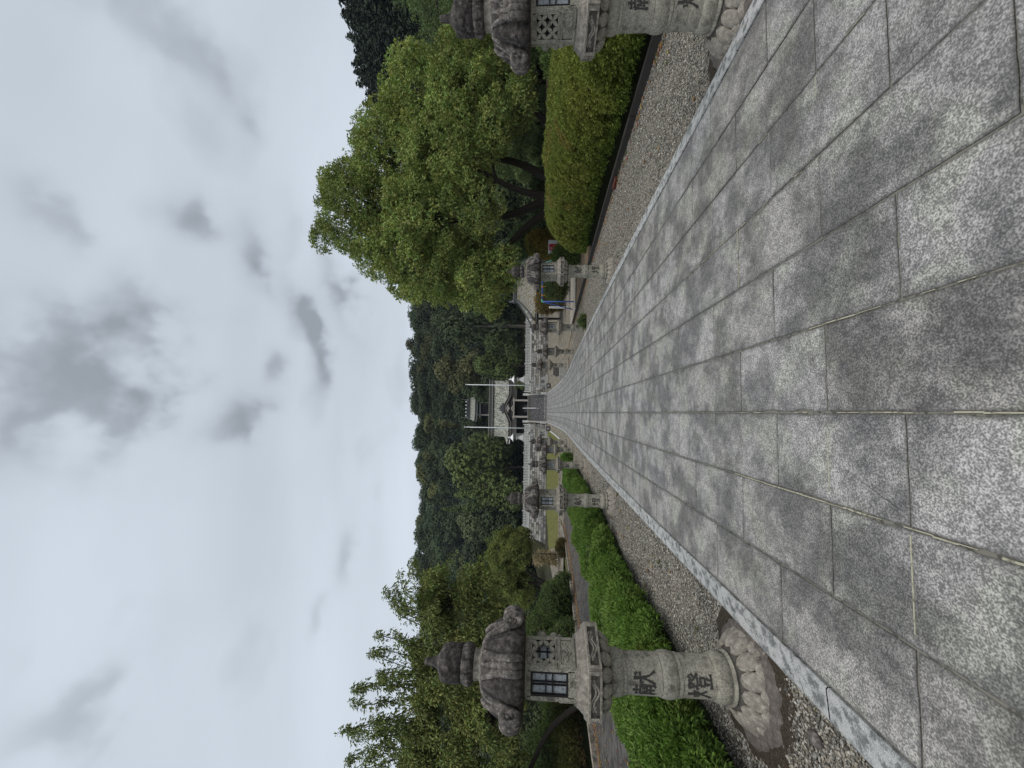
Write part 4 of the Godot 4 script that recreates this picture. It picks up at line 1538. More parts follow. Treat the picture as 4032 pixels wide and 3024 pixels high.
func build_garden() -> void:
	var c_oval = leaf_clump(12, 0.10, 0.115, 0.06, 0.35, 0.1, 51)
	var c_cherry = leaf_clump(11, 0.12, 0.11, 0.05, -0.1, 0.4, 52)
	var c_small = leaf_clump(12, 0.06, 0.075, 0.036, 0.5, 0.0, 53)
	var c_blade = leaf_clump(11, 0.032, 0.066, 0.019, 0.7, 0.12, 54)
	var c_azalea = leaf_clump(10, 0.028, 0.05, 0.022, 0.7, 0.0, 55)
	# the big many-stemmed tree on the right
	var b = Vector3(9.9, gh(-19.0) - 0.2, -19.0)
	tree("camphor_tree", "big spreading leafy green tree behind the yellow green hedge on the right", b, [
		[b, b + Vector3(-0.3, 1.4, 0.1), b + Vector3(-1.1, 2.6, 0.2), b + Vector3(-2.6, 4.0, 0.5), b + Vector3(-3.6, 5.8, 0.6)],
		[b + Vector3(0.1, 0, 0), b + Vector3(0.1, 1.8, 0), b + Vector3(-0.5, 4.0, -0.3), b + Vector3(-0.6, 7.5, -0.4), b + Vector3(-0.2, 10.0, -0.2)],
		[b + Vector3(0.2, 0, 0.1), b + Vector3(0.9, 1.5, 0.3), b + Vector3(2.0, 3.6, 0.2), b + Vector3(2.6, 6.8, 0.0), b + Vector3(2.9, 8.4, 0.0)],
		[b + Vector3(0.3, 0, 0.1), b + Vector3(1.7, 1.1, 0.6), b + Vector3(3.6, 2.1, 0.9), b + Vector3(5.4, 4.6, 1.0), b + Vector3(6.0, 6.0, 0.8)],
		[b + Vector3(0.1, 0, 0.2), b + Vector3(-0.2, 1.5, 0.9), b + Vector3(-0.4, 3.2, 2.0), b + Vector3(0.3, 5.0, 2.6)]],
		[[Vector3(9.4, 10.3, -19), Vector3(2.1, 1.9, 2.2)], [Vector3(10.8, 11.0, -19.5), Vector3(1.5, 1.3, 1.6)], [Vector3(7.6, 9.0, -19), Vector3(1.4, 1.5, 1.8)], [Vector3(6.6, 6.6, -18.6), Vector3(1.7, 2.0, 2.2)], [Vector3(5.9, 4.2, -18.6), Vector3(1.4, 1.5, 1.7)],
		[Vector3(8.6, 6.4, -17.4), Vector3(2.2, 2.2, 1.8)], [Vector3(11.0, 5.6, -16.8), Vector3(2.5, 2.1, 1.9)], [Vector3(12.0, 8.4, -18.5), Vector3(2.5, 2.2, 2.3)], [Vector3(13.2, 9.7, -20), Vector3(1.5, 1.4, 1.6)], [Vector3(14.8, 7.1, -18.5), Vector3(2.2, 2.1, 2.4)],
		[Vector3(13.9, 4.9, -17.3), Vector3(2.3, 1.8, 1.9)], [Vector3(16.4, 5.2, -18.5), Vector3(1.9, 1.9, 2.0)], [Vector3(14.3, 2.9, -17.5), Vector3(1.7, 1.2, 1.6)], [Vector3(7.4, 5.0, -20.8), Vector3(1.8, 2.0, 1.7)], [Vector3(11.0, 7.8, -21.5), Vector3(3.2, 2.6, 1.8)], [Vector3(15.0, 5.5, -21), Vector3(2.4, 2.2, 1.8)], [Vector3(6.5, 8.0, -19.5), Vector3(1.1, 1.0, 1.3)], [Vector3(16.9, 3.6, -18.6), Vector3(1.3, 1.2, 1.4)], [Vector3(6.4, 3.0, -18.0), Vector3(1.0, 0.9, 1.1)], [Vector3(8.6, 3.9, -16.8), Vector3(1.2, 0.9, 1.1)], [Vector3(11.6, 3.5, -16.2), Vector3(1.3, 0.8, 1.1)], [Vector3(13.0, 2.4, -16.4), Vector3(1.1, 0.7, 1.0)]],
		c_oval, 25000, Color(0.15, 0.185, 0.055), {"r0": 0.3, "r1": 0.07, "gap": -0.15, "gapf": 0.75, "bright": 1.68, "twigs": 12, "shell": 0.5, "mini": 4})
	# paler trees beyond it at the right edge
	var k = 0
	for q in [[Vector3(23.5, -0.3, -24), 8.5], [Vector3(27.5, 0.5, -29), 12.0], [Vector3(30.5, 0.0, -25), 10.0], [Vector3(21.0, -0.4, -30), 8.0], [Vector3(34.0, 1.0, -33), 14.0]]:
		var h = q[1]
		var p: Vector3 = q[0]
		p.y = land(p.x, p.z)
		var lobes = []
		for i in 9:
			var a = i * 2.4
			lobes.append([p + Vector3(sin(a) * h * 0.26, h * (0.3 + 0.065 * i), cos(a) * h * 0.24), Vector3(0.21, 0.16, 0.21) * h])
		tree("broadleaf_tree", ["mid green tree at the right edge, beside the big spreading tree", "tall green tree at the right edge below the dark cedars", "green tree at the far right edge above the nearest lantern cap", "green tree hidden mostly behind the big spreading tree", "tallest green tree at the right edge, against the dark cedars"][k], p, [[p, p + Vector3(0.1, h * 0.35, 0), p + Vector3(-0.1, h * 0.8, 0.1)]], lobes, c_oval, 6500, Color(0.085, 0.118, 0.045), {"r0": 0.22, "r1": 0.05, "gap": -0.15})
		k += 1
	# cherry on the left with long shoots against the sky
	b = Vector3(-9.6, -0.95, -15.4)
	var ct = tree("cherry_tree", "loose leafed cherry tree with long upright shoots behind the nearest left lantern", b, [
		[b, b + Vector3(0.2, 1.6, 0.1), b + Vector3(-0.6, 3.2, 0.2), b + Vector3(-2.0, 5.0, 0.4), b + Vector3(-3.0, 6.4, 0.5)],
		[b + Vector3(0.1, 0, 0), b + Vector3(0.6, 1.8, 0.1), b + Vector3(1.3, 3.4, 0.0), b + Vector3(2.4, 5.0, 0.0)],
		[b + Vector3(0.1, 0, 0.1), b + Vector3(0.1, 2.2, 0.0), b + Vector3(0.2, 4.2, -0.1), b + Vector3(0.2, 6.0, -0.1)],
		[b + Vector3(0, 0, 0.1), b + Vector3(-1.2, 1.8, 0.3), b + Vector3(-2.9, 2.8, 0.6), b + Vector3(-4.8, 3.8, 0.8)]],
		[[Vector3(-9.6, 4.4, -15.2), Vector3(1.7, 1.5, 1.6)], [Vector3(-7.7, 3.9, -15.4), Vector3(1.3, 1.3, 1.4)], [Vector3(-11.8, 4.7, -15.0), Vector3(1.8, 1.4, 1.5)], [Vector3(-13.4, 3.2, -14.6), Vector3(1.7, 1.3, 1.4)], [Vector3(-10.6, 2.9, -14.8), Vector3(1.7, 1.1, 1.4)], [Vector3(-8.4, 2.6, -15.4), Vector3(1.4, 0.9, 1.3)], [Vector3(-12.0, 5.6, -15.0), Vector3(0.9, 0.6, 0.9)], [Vector3(-7.0, 4.9, -15.5), Vector3(0.8, 0.7, 0.9)], [Vector3(-14.6, 4.6, -14.6), Vector3(1.4, 1.2, 1.3)], [Vector3(-13.0, 1.9, -14.4), Vector3(1.5, 0.8, 1.2)], [Vector3(-6.5, 3.8, -15.6), Vector3(0.8, 0.9, 0.9)], [Vector3(-6.3, 5.2, -15.4), Vector3(0.6, 0.5, 0.7)], [Vector3(-15.6, 2.6, -14.4), Vector3(1.5, 1.2, 1.2)]],
		c_cherry, 7600, Color(0.155, 0.182, 0.058), {"r0": 0.13, "r1": 0.04, "gap": 0.0, "gapf": 0.9, "twigs": 14, "shell": 0.75})
	var s = ms(true)
	var xf = []
	var co = []
	for q in [[-6.9, 5.0, -5.3, 5.9], [-7.2, 5.2, -6.1, 6.5], [-7.8, 5.4, -6.9, 6.9], [-8.4, 5.8, -7.7, 7.1], [-8.8, 6.0, -8.7, 7.5], [-9.4, 6.0, -9.5, 7.8], [-10.2, 6.0, -10.1, 8.0], [-10.8, 6.0, -10.9, 8.2], [-11.3, 6.3, -11.6, 8.3], [-11.8, 6.4, -12.4, 8.2], [-12.3, 6.3, -13.2, 8.1], [-12.8, 6.2, -13.9, 7.6], [-13.0, 5.6, -14.6, 7.0], [-13.5, 5.2, -15.4, 6.6], [-6.6, 4.6, -5.6, 5.1], [-9.9, 5.8, -9.0, 6.9], [-11.2, 6.0, -12.0, 7.2], [-7.6, 5.0, -6.3, 5.7], [-13.6, 4.8, -15.6, 5.8], [-10.5, 5.9, -10.4, 7.1]]:
		spray(s, xf, co, Vector3(q[0], q[1], -15.2) - b, Vector3(q[2], q[3], -14.9 + rng.randf_range(-0.5, 0.6)) - b, Color(0.14, 0.168, 0.054), 0.15, 0.085)
	for i in 50:
		var u = rng.randf()
		var root = Vector3(lerpf(-7.0, -14.0, u), lerpf(4.2, 5.2, rng.randf()) + 0.6 * sin(u * PI), -15.2 + rng.randf_range(-0.8, 0.8))
		var dir = Vector3(lerpf(1.0, -1.0, u) * 0.8 + rng.randf_range(-0.5, 0.3), rng.randf_range(0.0, 1.25), rng.randf_range(-0.3, 0.3)).normalized()
		spray(s, xf, co, root - b, root + dir * rng.randf_range(0.6, 2.7) - b, Color(0.14, 0.168, 0.054), 0.12, 0.1)
	obj("shoots", s, M.twig, ct)
	many("shoot_leaves", c_cherry, M.leaf, ct, xf, co)
	# yellow green tree before the left end of the wall
	b = Vector3(-12.9, land(-12.9, -32), -32)
	var mt = tree("maple_tree", "yellow green tree with two leaning stems before the left wall end", b, [
		[b, b + Vector3(0.2, 1.8, 0), b + Vector3(1.2, 3.4, 0.1), b + Vector3(2.8, 4.6, 0.2)],
		[b + Vector3(0.1, 0, 0), b + Vector3(0.1, 2.0, 0.1), b + Vector3(0.2, 3.8, 0), b + Vector3(0.0, 5.2, 0)],
		[b, b + Vector3(-0.4, 1.9, 0.2), b + Vector3(-1.2, 3.2, 0.3)]],
		[[Vector3(-10.6, 3.0, -32), Vector3(1.5, 1.2, 1.4)], [Vector3(-12.2, 3.6, -32), Vector3(1.5, 1.3, 1.5)], [Vector3(-13.4, 2.7, -32), Vector3(1.3, 1.1, 1.4)], [Vector3(-9.7, 2.5, -32), Vector3(0.9, 0.8, 1.0)], [Vector3(-11.0, 4.3, -32.2), Vector3(1.0, 0.8, 1.0)], [Vector3(-12.9, 4.7, -32), Vector3(0.8, 0.7, 0.9)], [Vector3(-9.6, 3.7, -32.2), Vector3(0.8, 0.6, 0.8)]],
		c_cherry, 5200, Color(0.14, 0.165, 0.048), {"r0": 0.17, "r1": 0.04, "gap": -0.1, "gapf": 0.8, "twigs": 10})
	s = ms(true)
	xf = []
	co = []
	for i in 46:
		var root = Vector3(rng.randf_range(-13.6, -9.8), rng.randf_range(2.4, 4.2), -32 + rng.randf_range(-0.8, 0.8))
		var dir = Vector3((root.x + 11.4) * 0.28 + rng.randf_range(-0.2, 0.4), rng.randf_range(0.5, 1.2), 0).normalized()
		spray(s, xf, co, root - b, root + dir * rng.randf_range(0.9, 1.8) - b, Color(0.15, 0.18, 0.05), 0.1, 0.13)
	obj("shoots", s, M.twig, mt)
	many("shoot_leaves", c_cherry, M.leaf, mt, xf, co)
	# hedges beside the path
	var lx1 = func(z): return -2.62 - 0.26 * smoothstep(-12.0, -4.0, z) + 0.08 * sin(z * 0.9)
	hedge("hedge", "long low bright green hedge left of the path beside the nearest left lantern", func(z): return -4.75 + 0.1 * sin(z), lx1, 0.5, -10.45, func(z): return 0.56 + 0.06 * sin(z * 1.3), c_blade, 1350.0, Color(0.1, 0.175, 0.03), Color(0.14, 0.215, 0.045), {"tint3": Color(0.14, 0.15, 0.04), "bump": 0.2, "bumpf": 0.9, "group": "green hedges left of the path"})
	hedge("hedge", "bright green hedge between the second and third left lanterns", func(_z): return -4.3, func(_z): return -2.62, -10.3, -17.6, func(z): return 0.62 + 0.07 * sin(z * 1.7), c_blade, 600.0, Color(0.1, 0.175, 0.03), Color(0.135, 0.205, 0.042), {"bump": 0.3, "group": "green hedges left of the path"})
	hedge("hedge", "short rounded green hedge between the third and fourth left lanterns", func(_z): return -4.0, func(_z): return -2.68, -17.9, -24.0, func(_z): return 0.7, c_blade, 380.0, Color(0.095, 0.18, 0.03), Color(0.13, 0.21, 0.04), {"bump": 0.25, "group": "green hedges left of the path"})
	shrub("shrub", "small round bright green shrub beside the fourth left lantern", "shrub", Vector3(-3.0, gh(-26.5) - 0.12, -26.5), [[Vector3(0, 0.35, 0), Vector3(0.55, 0.5, 0.8)]], c_blade, 260.0, Color(0.095, 0.18, 0.03), Color(0.13, 0.21, 0.04))
	hedge("hedge", "big rounded yellow green hedge with brown patches right of the path", func(z): return 5.85 - 0.12 * sin(z * 0.7), func(z): return 9.3 + 0.3 * sin(z * 0.5), -2.0, -15.6, func(z): return lerpf(1.25, 1.62, smoothstep(-6.0, -12.0, z)), c_azalea, 1250.0, Color(0.16, 0.195, 0.04), Color(0.21, 0.225, 0.05), {"bump": 0.09, "bumpf": 0.7, "tint3": Color(0.24, 0.195, 0.055), "low": Color(0.135, 0.19, 0.032), "square": 0.62, "huef": 0.35, "round": 1.6, "h0": -0.15, "h1": 0.25})
	# timber edging between gravel and hedge
	var e = thing("timber_edging", "low weathered dark timber edging between gravel and the right hedge", "edging", Vector3(5.62, 0, 0))
	var zz = 3.0
	while zz > -26.0:
		var l = rng.randf_range(1.7, 2.3)
		s = ms()
		var g0 = gh(zz - l / 2) - 0.11
		cbox(s, Transform3D(Basis.from_euler(Vector3(atan2(gh(zz - l) - gh(zz), l), rng.randf_range(-0.012, 0.012), rng.randf_range(-0.12, 0.05))), Vector3(rng.randf_range(-0.02, 0.02), g0 + 0.05, zz - l / 2)), Vector3(0.09, 0.19, l - 0.015), 0.012)
		obj("edging_board", s, M.plank, e)
		zz -= l
	# shrubs under and beside the big tree
	shrub("shrub", "golden brown leafed shrub left of the big spreading tree trunk", "shrub", Vector3(9.3, gh(-22) - 0.15, -22.2), [[Vector3(0, 2.25, 0), Vector3(0.7, 0.65, 0.7)], [Vector3(-0.35, 1.75, 0.1), Vector3(0.55, 0.5, 0.6)], [Vector3(0.3, 1.3, 0), Vector3(0.6, 0.7, 0.6)]], c_small, 230.0, Color(0.16, 0.14, 0.035), Color(0.24, 0.17, 0.04))
	shrub("shrub", "dark green shrub just behind the golden brown shrub", "shrub", Vector3(11.0, gh(-26) - 0.15, -26.0), [[Vector3(0, 3.4, 0), Vector3(1.1, 0.9, 1.0)], [Vector3(0.3, 2.2, 0), Vector3(1.3, 1.2, 1.1)], [Vector3(0.2, 1.0, 0), Vector3(1.2, 1.0, 1.0)]], c_small, 110.0, Color(0.045, 0.075, 0.03), Color(0.06, 0.095, 0.035))
	shrub("shrub", "green shrub between the red sign and the second right lantern", "shrub", Vector3(8.1, gh(-21) - 0.15, -21.0), [[Vector3(0, 0.75, 0), Vector3(0.7, 0.75, 0.7)], [Vector3(0.8, 0.5, 0.3), Vector3(0.6, 0.6, 0.6)]], c_small, 200.0, Color(0.09, 0.13, 0.035), Color(0.11, 0.15, 0.04))
	shrub("shrub", "dark green spreading shrub behind the blue swing frame", "shrub", Vector3(9.6, gh(-31) - 0.15, -31.0), [[Vector3(0, 1.2, 0), Vector3(1.1, 1.1, 0.9)], [Vector3(1.3, 0.9, 0.2), Vector3(1.2, 0.95, 0.9)], [Vector3(-0.7, 0.9, 0.1), Vector3(0.6, 0.5, 0.6)]], c_small, 110.0, Color(0.055, 0.085, 0.03), Color(0.085, 0.105, 0.035))
	shrub("shrub", "rusty brown bush under the left corner of the pavilion roof", "shrub", Vector3(9.7, gh(-37) - 0.15, -37.6), [[Vector3(0, 1.9, 0), Vector3(0.75, 0.9, 0.7)], [Vector3(0.6, 2.2, 0), Vector3(0.9, 0.7, 0.7)], [Vector3(0.2, 1.0, 0), Vector3(0.7, 0.9, 0.6)]], c_small, 110.0, Color(0.13, 0.1, 0.035), Color(0.17, 0.115, 0.04))
	shrub("shrub", "dark evergreen shrub filling the gap under the big spreading tree", "shrub", Vector3(12.6, gh(-20) - 0.2, -20.5), [[Vector3(-1.2, 1.2, 0), Vector3(1.6, 1.4, 1.0)], [Vector3(1.2, 1.1, 0), Vector3(1.8, 1.3, 1.0)], [Vector3(3.6, 1.0, 0.2), Vector3(1.6, 1.2, 1.0)]], c_small, 80.0, Color(0.03, 0.05, 0.02), Color(0.05, 0.075, 0.025))
	shrub("shrub", "mid green bush right of the big tree, behind the hedge end", "shrub", Vector3(14.2, gh(-14) - 0.2, -14.2), [[Vector3(0, 1.5, 0), Vector3(1.0, 0.9, 0.9)], [Vector3(-1.3, 1.1, 0.1), Vector3(1.1, 0.9, 0.9)]], c_small, 150.0, Color(0.07, 0.11, 0.03), Color(0.09, 0.13, 0.035))
	# tufts at the feet of the lanterns
	shrub("weed_tuft", "small green weed tuft at the foot of the third right lantern", "weed", Vector3(3.85, gh(-17.3) - 0.12, -17.2), [[Vector3(0, 0.12, 0), Vector3(0.3, 0.26, 0.35)]], c_blade, 240.0, Color(0.07, 0.1, 0.03), Color(0.1, 0.12, 0.03))
	# left side, beyond the lane
	shrub("shrub", "dark green bush beyond the lane, right of the cherry tree", "shrub", Vector3(-11.6, -1.0, -26.5), [[Vector3(0, 1.0, 0), Vector3(1.2, 1.0, 1.0)], [Vector3(1.0, 0.7, 0.2), Vector3(0.8, 0.7, 0.8)], [Vector3(-1.0, 1.3, -0.3), Vector3(1.1, 0.9, 1.0)]], c_small, 130.0, Color(0.05, 0.08, 0.028), Color(0.075, 0.105, 0.035))
	shrub("shrub", "red brown low bush at the lane edge before the lawn", "shrub", Vector3(-10.6, -1.05, -33.5), [[Vector3(0, 0.45, 0), Vector3(0.7, 0.5, 0.7)]], c_small, 140.0, Color(0.13, 0.075, 0.025), Color(0.12, 0.1, 0.03))
	shrub("shrub", "broad green bush below the middle of the cherry tree", "shrub", Vector3(-12.2, -1.0, -21.0), [[Vector3(0, 1.1, 0), Vector3(1.3, 1.1, 1.0)], [Vector3(1.2, 0.9, 0.1), Vector3(1.0, 0.9, 0.9)], [Vector3(-1.4, 1.3, -0.2), Vector3(1.2, 1.0, 1.0)]], c_small, 120.0, Color(0.06, 0.095, 0.03), Color(0.085, 0.12, 0.038))
	shrub("shrub", "tall green bush behind the nearest left lantern box", "shrub", Vector3(-13.6, -1.0, -17.6), [[Vector3(0, 1.5, 0), Vector3(1.4, 1.0, 1.0)], [Vector3(1.5, 1.2, 0), Vector3(1.1, 0.9, 0.9)], [Vector3(-1.8, 1.6, -0.2), Vector3(1.4, 1.0, 1.0)]], c_small, 120.0, Color(0.06, 0.1, 0.03), Color(0.1, 0.135, 0.04))
	shrub("shrub", "green bush at the left edge above the olive thicket", "shrub", Vector3(-15.6, -1.0, -14.2), [[Vector3(0, 1.6, 0), Vector3(1.2, 0.8, 0.9)], [Vector3(1.6, 1.6, 0), Vector3(1.1, 0.75, 0.9)], [Vector3(-1.6, 1.7, -0.2), Vector3(1.3, 0.9, 1.0)]], c_small, 130.0, Color(0.06, 0.1, 0.03), Color(0.1, 0.13, 0.04))
	hedge("thicket", "dull olive clipped thicket beyond the lane at the left edge", func(_z): return -13.4, func(_z): return -10.9, -5.0, -17.5, func(z): return 1.15 + 0.1 * sin(z), c_small, 170.0, Color(0.075, 0.085, 0.022), Color(0.10, 0.105, 0.03), {"bump": 0.12, "low": Color(0.09, 0.065, 0.03)})
	shrub("shrub", "leafy green bush filling the gap right of the nearest left lantern column", "shrub", Vector3(-11.9, -1.0, -23.6), [[Vector3(0, 1.9, 0), Vector3(1.3, 1.1, 1.0)], [Vector3(-1.8, 2.2, 0.2), Vector3(1.4, 1.1, 1.0)], [Vector3(1.6, 1.4, 0.2), Vector3(1.1, 0.9, 1.0)]], c_small, 110.0, Color(0.06, 0.095, 0.03), Color(0.09, 0.125, 0.04))
	shrub("shrub", "tangled green bush hanging under the left side of the cherry tree", "shrub", Vector3(-17.5, -1.2, -19.0), [[Vector3(0, 2.2, 0), Vector3(1.8, 1.3, 1.0)], [Vector3(2.4, 2.0, 0), Vector3(1.6, 1.2, 1.0)], [Vector3(-2.6, 2.3, 0), Vector3(1.8, 1.4, 1.0)]], c_small, 110.0, Color(0.06, 0.095, 0.03), Color(0.09, 0.125, 0.04))
	# kerb of the lane and its leaf litter
	var kb = thing("lane_kerb", "low pale concrete kerb along the far side of the left lane", "kerb", Vector3(-10.15, 0, 0))
	zz = 6.0
	while zz > -38.0:
		s = ms()
		cbox(s, Transform3D(Basis.from_euler(Vector3(atan2(gh(zz - 1.2) - gh(zz), 1.2), 0, 0)), Vector3(0, gh(zz - 0.6) - 0.06, zz - 0.6)), Vector3(0.16, 0.24, 1.18), 0.015)
		obj("kerb_stone", s, M.concrete, kb)
		zz -= 1.2
	# weeds that have seeded along the kerbs and the edging
	xf = []
	co = []
	for i in 170:
		var z = rng.randf_range(-1.0, -30.0)
		var x = [XL - 0.23 - absf(rng.randfn(0, 0.03)), XR + 0.23 + absf(rng.randfn(0, 0.03)), 5.52 - absf(rng.randfn(0, 0.05)), rng.randf_range(3.4, 5.4), rng.randf_range(-2.7, -1.8)][[0, 1, 2, 2, 3, 4, 4][rng.randi_range(0, 6)]]
		xf.append(Transform3D(spin(rng.randf_range(0.35, 0.95), 0.3), Vector3(x, gh(z) - 0.09, z)))
		co.append(Color(0.09, 0.12, 0.04).lerp(Color(0.2, 0.17, 0.07), rng.randf() * 0.7))
	tag(many("weeds", c_blade, M.leaf, self, xf, co), "tiny weeds seeded in the gravel along kerbs and edging", "weeds")
	xf = []
	co = []
	for i in 5200:
		var z = rng.randf_range(-38, 2)
		var x = -9.95 + absf(rng.randfn(0.0, 0.28)) if rng.randf() < 0.7 else rng.randf_range(-10, -4.4)
		if i % 9 == 0: x = 5.5 - absf(rng.randfn(0.0, 0.16))
		elif i % 23 == 0: x = rng.randf_range(3.4, 5.5) if i % 2 == 0 else rng.randf_range(-3.2, -1.8)
		xf.append(Transform3D(Basis.from_euler(Vector3(rng.randf_range(-0.4, 0.4), rng.randf() * TAU, rng.randf_range(-0.4, 0.4))).scaled(Vector3(0.035, 0.01, 0.022) * rng.randf_range(0.6, 1.3)), Vector3(x, gh(z) - 0.085, z)))
		co.append(Color(1.0, rng.randf_range(0.7, 1.5), rng.randf_range(0.6, 1.5)) * rng.randf_range(0.5, 1.5))
	tag(many("fallen_leaves", pebble_mesh(9), M.dead_leaf, self, xf, co), "dry brown fallen leaves scattered along the lane kerb and gravel edges", "leaf litter")


# ------------------------------------------------------------------ stone lanterns
const KEN := [[[0.05, 0.18], [0.47, 0.17]], [[0.27, 0.02], [0.27, 0.34]], [[0.08, 0.34], [0.07, 0.6], [0.05, 0.97]], [[0.08, 0.34], [0.46, 0.33]], [[0.46, 0.33], [0.46, 0.93], [0.40, 0.9]], [[0.17, 0.43], [0.21, 0.54]], [[0.36, 0.42], [0.32, 0.54]], [[0.14, 0.6], [0.4, 0.59]], [[0.13, 0.76], [0.41, 0.75]], [[0.27, 0.6], [0.27, 0.93]],
	[[0.55, 0.36], [0.96, 0.33]], [[0.74, 0.06], [0.74, 0.4], [0.66, 0.7], [0.52, 0.96]], [[0.75, 0.42], [0.84, 0.72], [1.0, 0.96]], [[0.85, 0.1], [0.94, 0.22]]]
const TOU := [[[0.08, 0.3], [0.12, 0.5]], [[0.36, 0.26], [0.28, 0.46]], [[0.22, 0.05], [0.22, 0.42], [0.15, 0.72], [0.02, 0.96]], [[0.22, 0.52], [0.36, 0.76]],
	[[0.45, 0.13], [0.66, 0.1], [0.58, 0.3], [0.42, 0.44]], [[0.5, 0.2], [0.57, 0.31]], [[0.72, 0.06], [0.78, 0.24], [1.0, 0.43]], [[0.91, 0.06], [0.8, 0.17]], [[0.98, 0.17], [0.86, 0.28]], [[0.55, 0.42], [0.88, 0.41]], [[0.57, 0.53], [0.85, 0.53]], [[0.85, 0.53], [0.85, 0.71]], [[0.57, 0.53], [0.57, 0.71]], [[0.57, 0.71], [0.85, 0.71]], [[0.61, 0.77], [0.65, 0.89]], [[0.84, 0.76], [0.77, 0.9]], [[0.45, 0.96], [0.99, 0.95]]]
const HOU := [[[0.2, 0.14], [0.8, 0.12]], [[0.25, 0.28], [0.76, 0.27]], [[0.1, 0.43], [0.92, 0.41]], [[0.5, 0.0], [0.42, 0.35], [0.08, 0.72]], [[0.52, 0.42], [0.7, 0.58], [0.97, 0.73]], [[0.34, 0.62], [0.7, 0.61]], [[0.3, 0.78], [0.76, 0.77]], [[0.52, 0.5], [0.52, 1.0]]]


func glyph(s: SurfaceTool, strokes: Array, size: Vector2, width: float, place: Callable) -> void:
	# brushed strokes laid on a surface; place takes metres right, up and proud
	for st in strokes:
		var ctrl = st.map(func(q): return Vector3((q[0] - 0.5) * size.x, (0.5 - q[1]) * size.y, 0))
		var pts = spline(ctrl, 5 if ctrl.size() > 2 else 3)
		var n = pts.size()
		var rows = []
		for i in n:
			var d: Vector3 = (pts[mini(i + 1, n - 1)] - pts[maxi(i - 1, 0)]).normalized()
			var side = Vector3(-d.y, d.x, 0)
			var f = float(i) / (n - 1)
			var w = width * (1.0 + 0.25 * cos(f * PI * 2.0) - 0.3 * f)
			var a = pts[i] + side * w
			var b = pts[i] - side * w
			rows.append([place.call(a.x, a.y, 0.003), place.call(b.x, b.y, 0.003), place.call(a.x, a.y, -0.004), place.call(b.x, b.y, -0.004)])
		for i in n - 1:
			var c = (rows[i][2] + rows[i + 1][3]) / 2.0
			quad(s, rows[i][0], rows[i + 1][0], rows[i + 1][1], rows[i][1], c)
			quad(s, rows[i][0], rows[i + 1][0], rows[i + 1][2], rows[i][2], c)
			quad(s, rows[i][1], rows[i + 1][1], rows[i + 1][3], rows[i][3], c)
		for i in [0, n - 1]: quad(s, rows[i][0], rows[i][1], rows[i][3], rows[i][2], (rows[0][2] + rows[n - 1][3]) / 2.0)


func petals(s: SurfaceTool, n: int, r: float, y: float, tilt: float, size: Vector3, ph: float) -> void:
	# a ring of rounded petals leaning outward
	for k in n:
		var b = Basis.from_euler(Vector3(0, TAU * (k + ph) / n, 0)) * Basis.from_euler(Vector3(tilt, 0, 0))
		var a = TAU * (k + ph) / n
		ball(s, Vector3(sin(a) * r, y, cos(a) * r), size, 10, 9, b)


func hexa(r: float, k: int) -> Vector3:
	# corners of a hexagon whose faces look along +z and every sixth of a turn
	var a = deg_to_rad(30.0 + 60.0 * k)
	return Vector3(sin(a) * r, 0, cos(a) * r)


func hex_stack(s: SurfaceTool, prof: Array, bevel := 0.0) -> void:
	for i in prof.size() - 1:
		var a: Vector2 = prof[i]
		var b: Vector2 = prof[i + 1]
		for k in 6:
			var h = Vector3(0, (prof[0].y + prof[-1].y) / 2, 0)
			quad(s, hexa(a.x, k) + Vector3(0, a.y, 0), hexa(a.x, k + 1) + Vector3(0, a.y, 0), hexa(b.x, k + 1) + Vector3(0, b.y, 0), hexa(b.x, k) + Vector3(0, b.y, 0), h)
	for e in [prof[0], prof[-1]]:
		for k in 6: tri(s, Vector3(0, e.y, 0), hexa(e.x, k) + Vector3(0, e.y, 0), hexa(e.x, k + 1) + Vector3(0, e.y, 0), Vector3(0, (prof[0].y + prof[-1].y) / 2, 0))


func face_at(k: int, apothem: float, y: float) -> Transform3D:
	# the middle of face k, x to the right when seen from outside
	var a = deg_to_rad(60.0 * k)
	return Transform3D(Basis(Vector3(cos(a), 0, -sin(a)), Vector3.UP, Vector3(sin(a), 0, cos(a))), Vector3(sin(a) * apothem, y, cos(a) * apothem))


func wave(s: SurfaceTool, f: Transform3D, w: float, h: float, r: float, ph: float) -> void:
	for j in 2:
		var pts = []
		for i in 13:
			var u = i / 12.0
			pts.append(f * Vector3((u - 0.5) * w, h * (sin(u * TAU * 1.25 + ph) * 0.36 + (j - 0.5) * 0.4), 0.0))
		tube(s, pts, r, 5)
	for q in [-0.33, 0.3]:
		var pts = []
		for i in 10:
			var a = i * 0.62 + ph
			pts.append(f * Vector3(q * w + cos(a) * h * 0.3 * (1 - i / 12.0), sin(a) * h * 0.3 * (1 - i / 12.0), 0.002))
		tube(s, pts, r * 0.8, 5)


func petal(s: SurfaceTool, f: Transform3D, a: Vector2, b: Vector2, w: float) -> void:
	# a leaf shaped bar of the pierced panel
	var d = (b - a)
	var n = Vector2(-d.y, d.x).normalized()
	var poly = PackedVector2Array([a, a + d * 0.25 + n * w * 0.8, a + d * 0.5 + n * w, a + d * 0.75 + n * w * 0.8, b, a + d * 0.75 - n * w * 0.8, a + d * 0.5 - n * w, a + d * 0.25 - n * w * 0.8])
	prism(s, poly, 0.03, f)


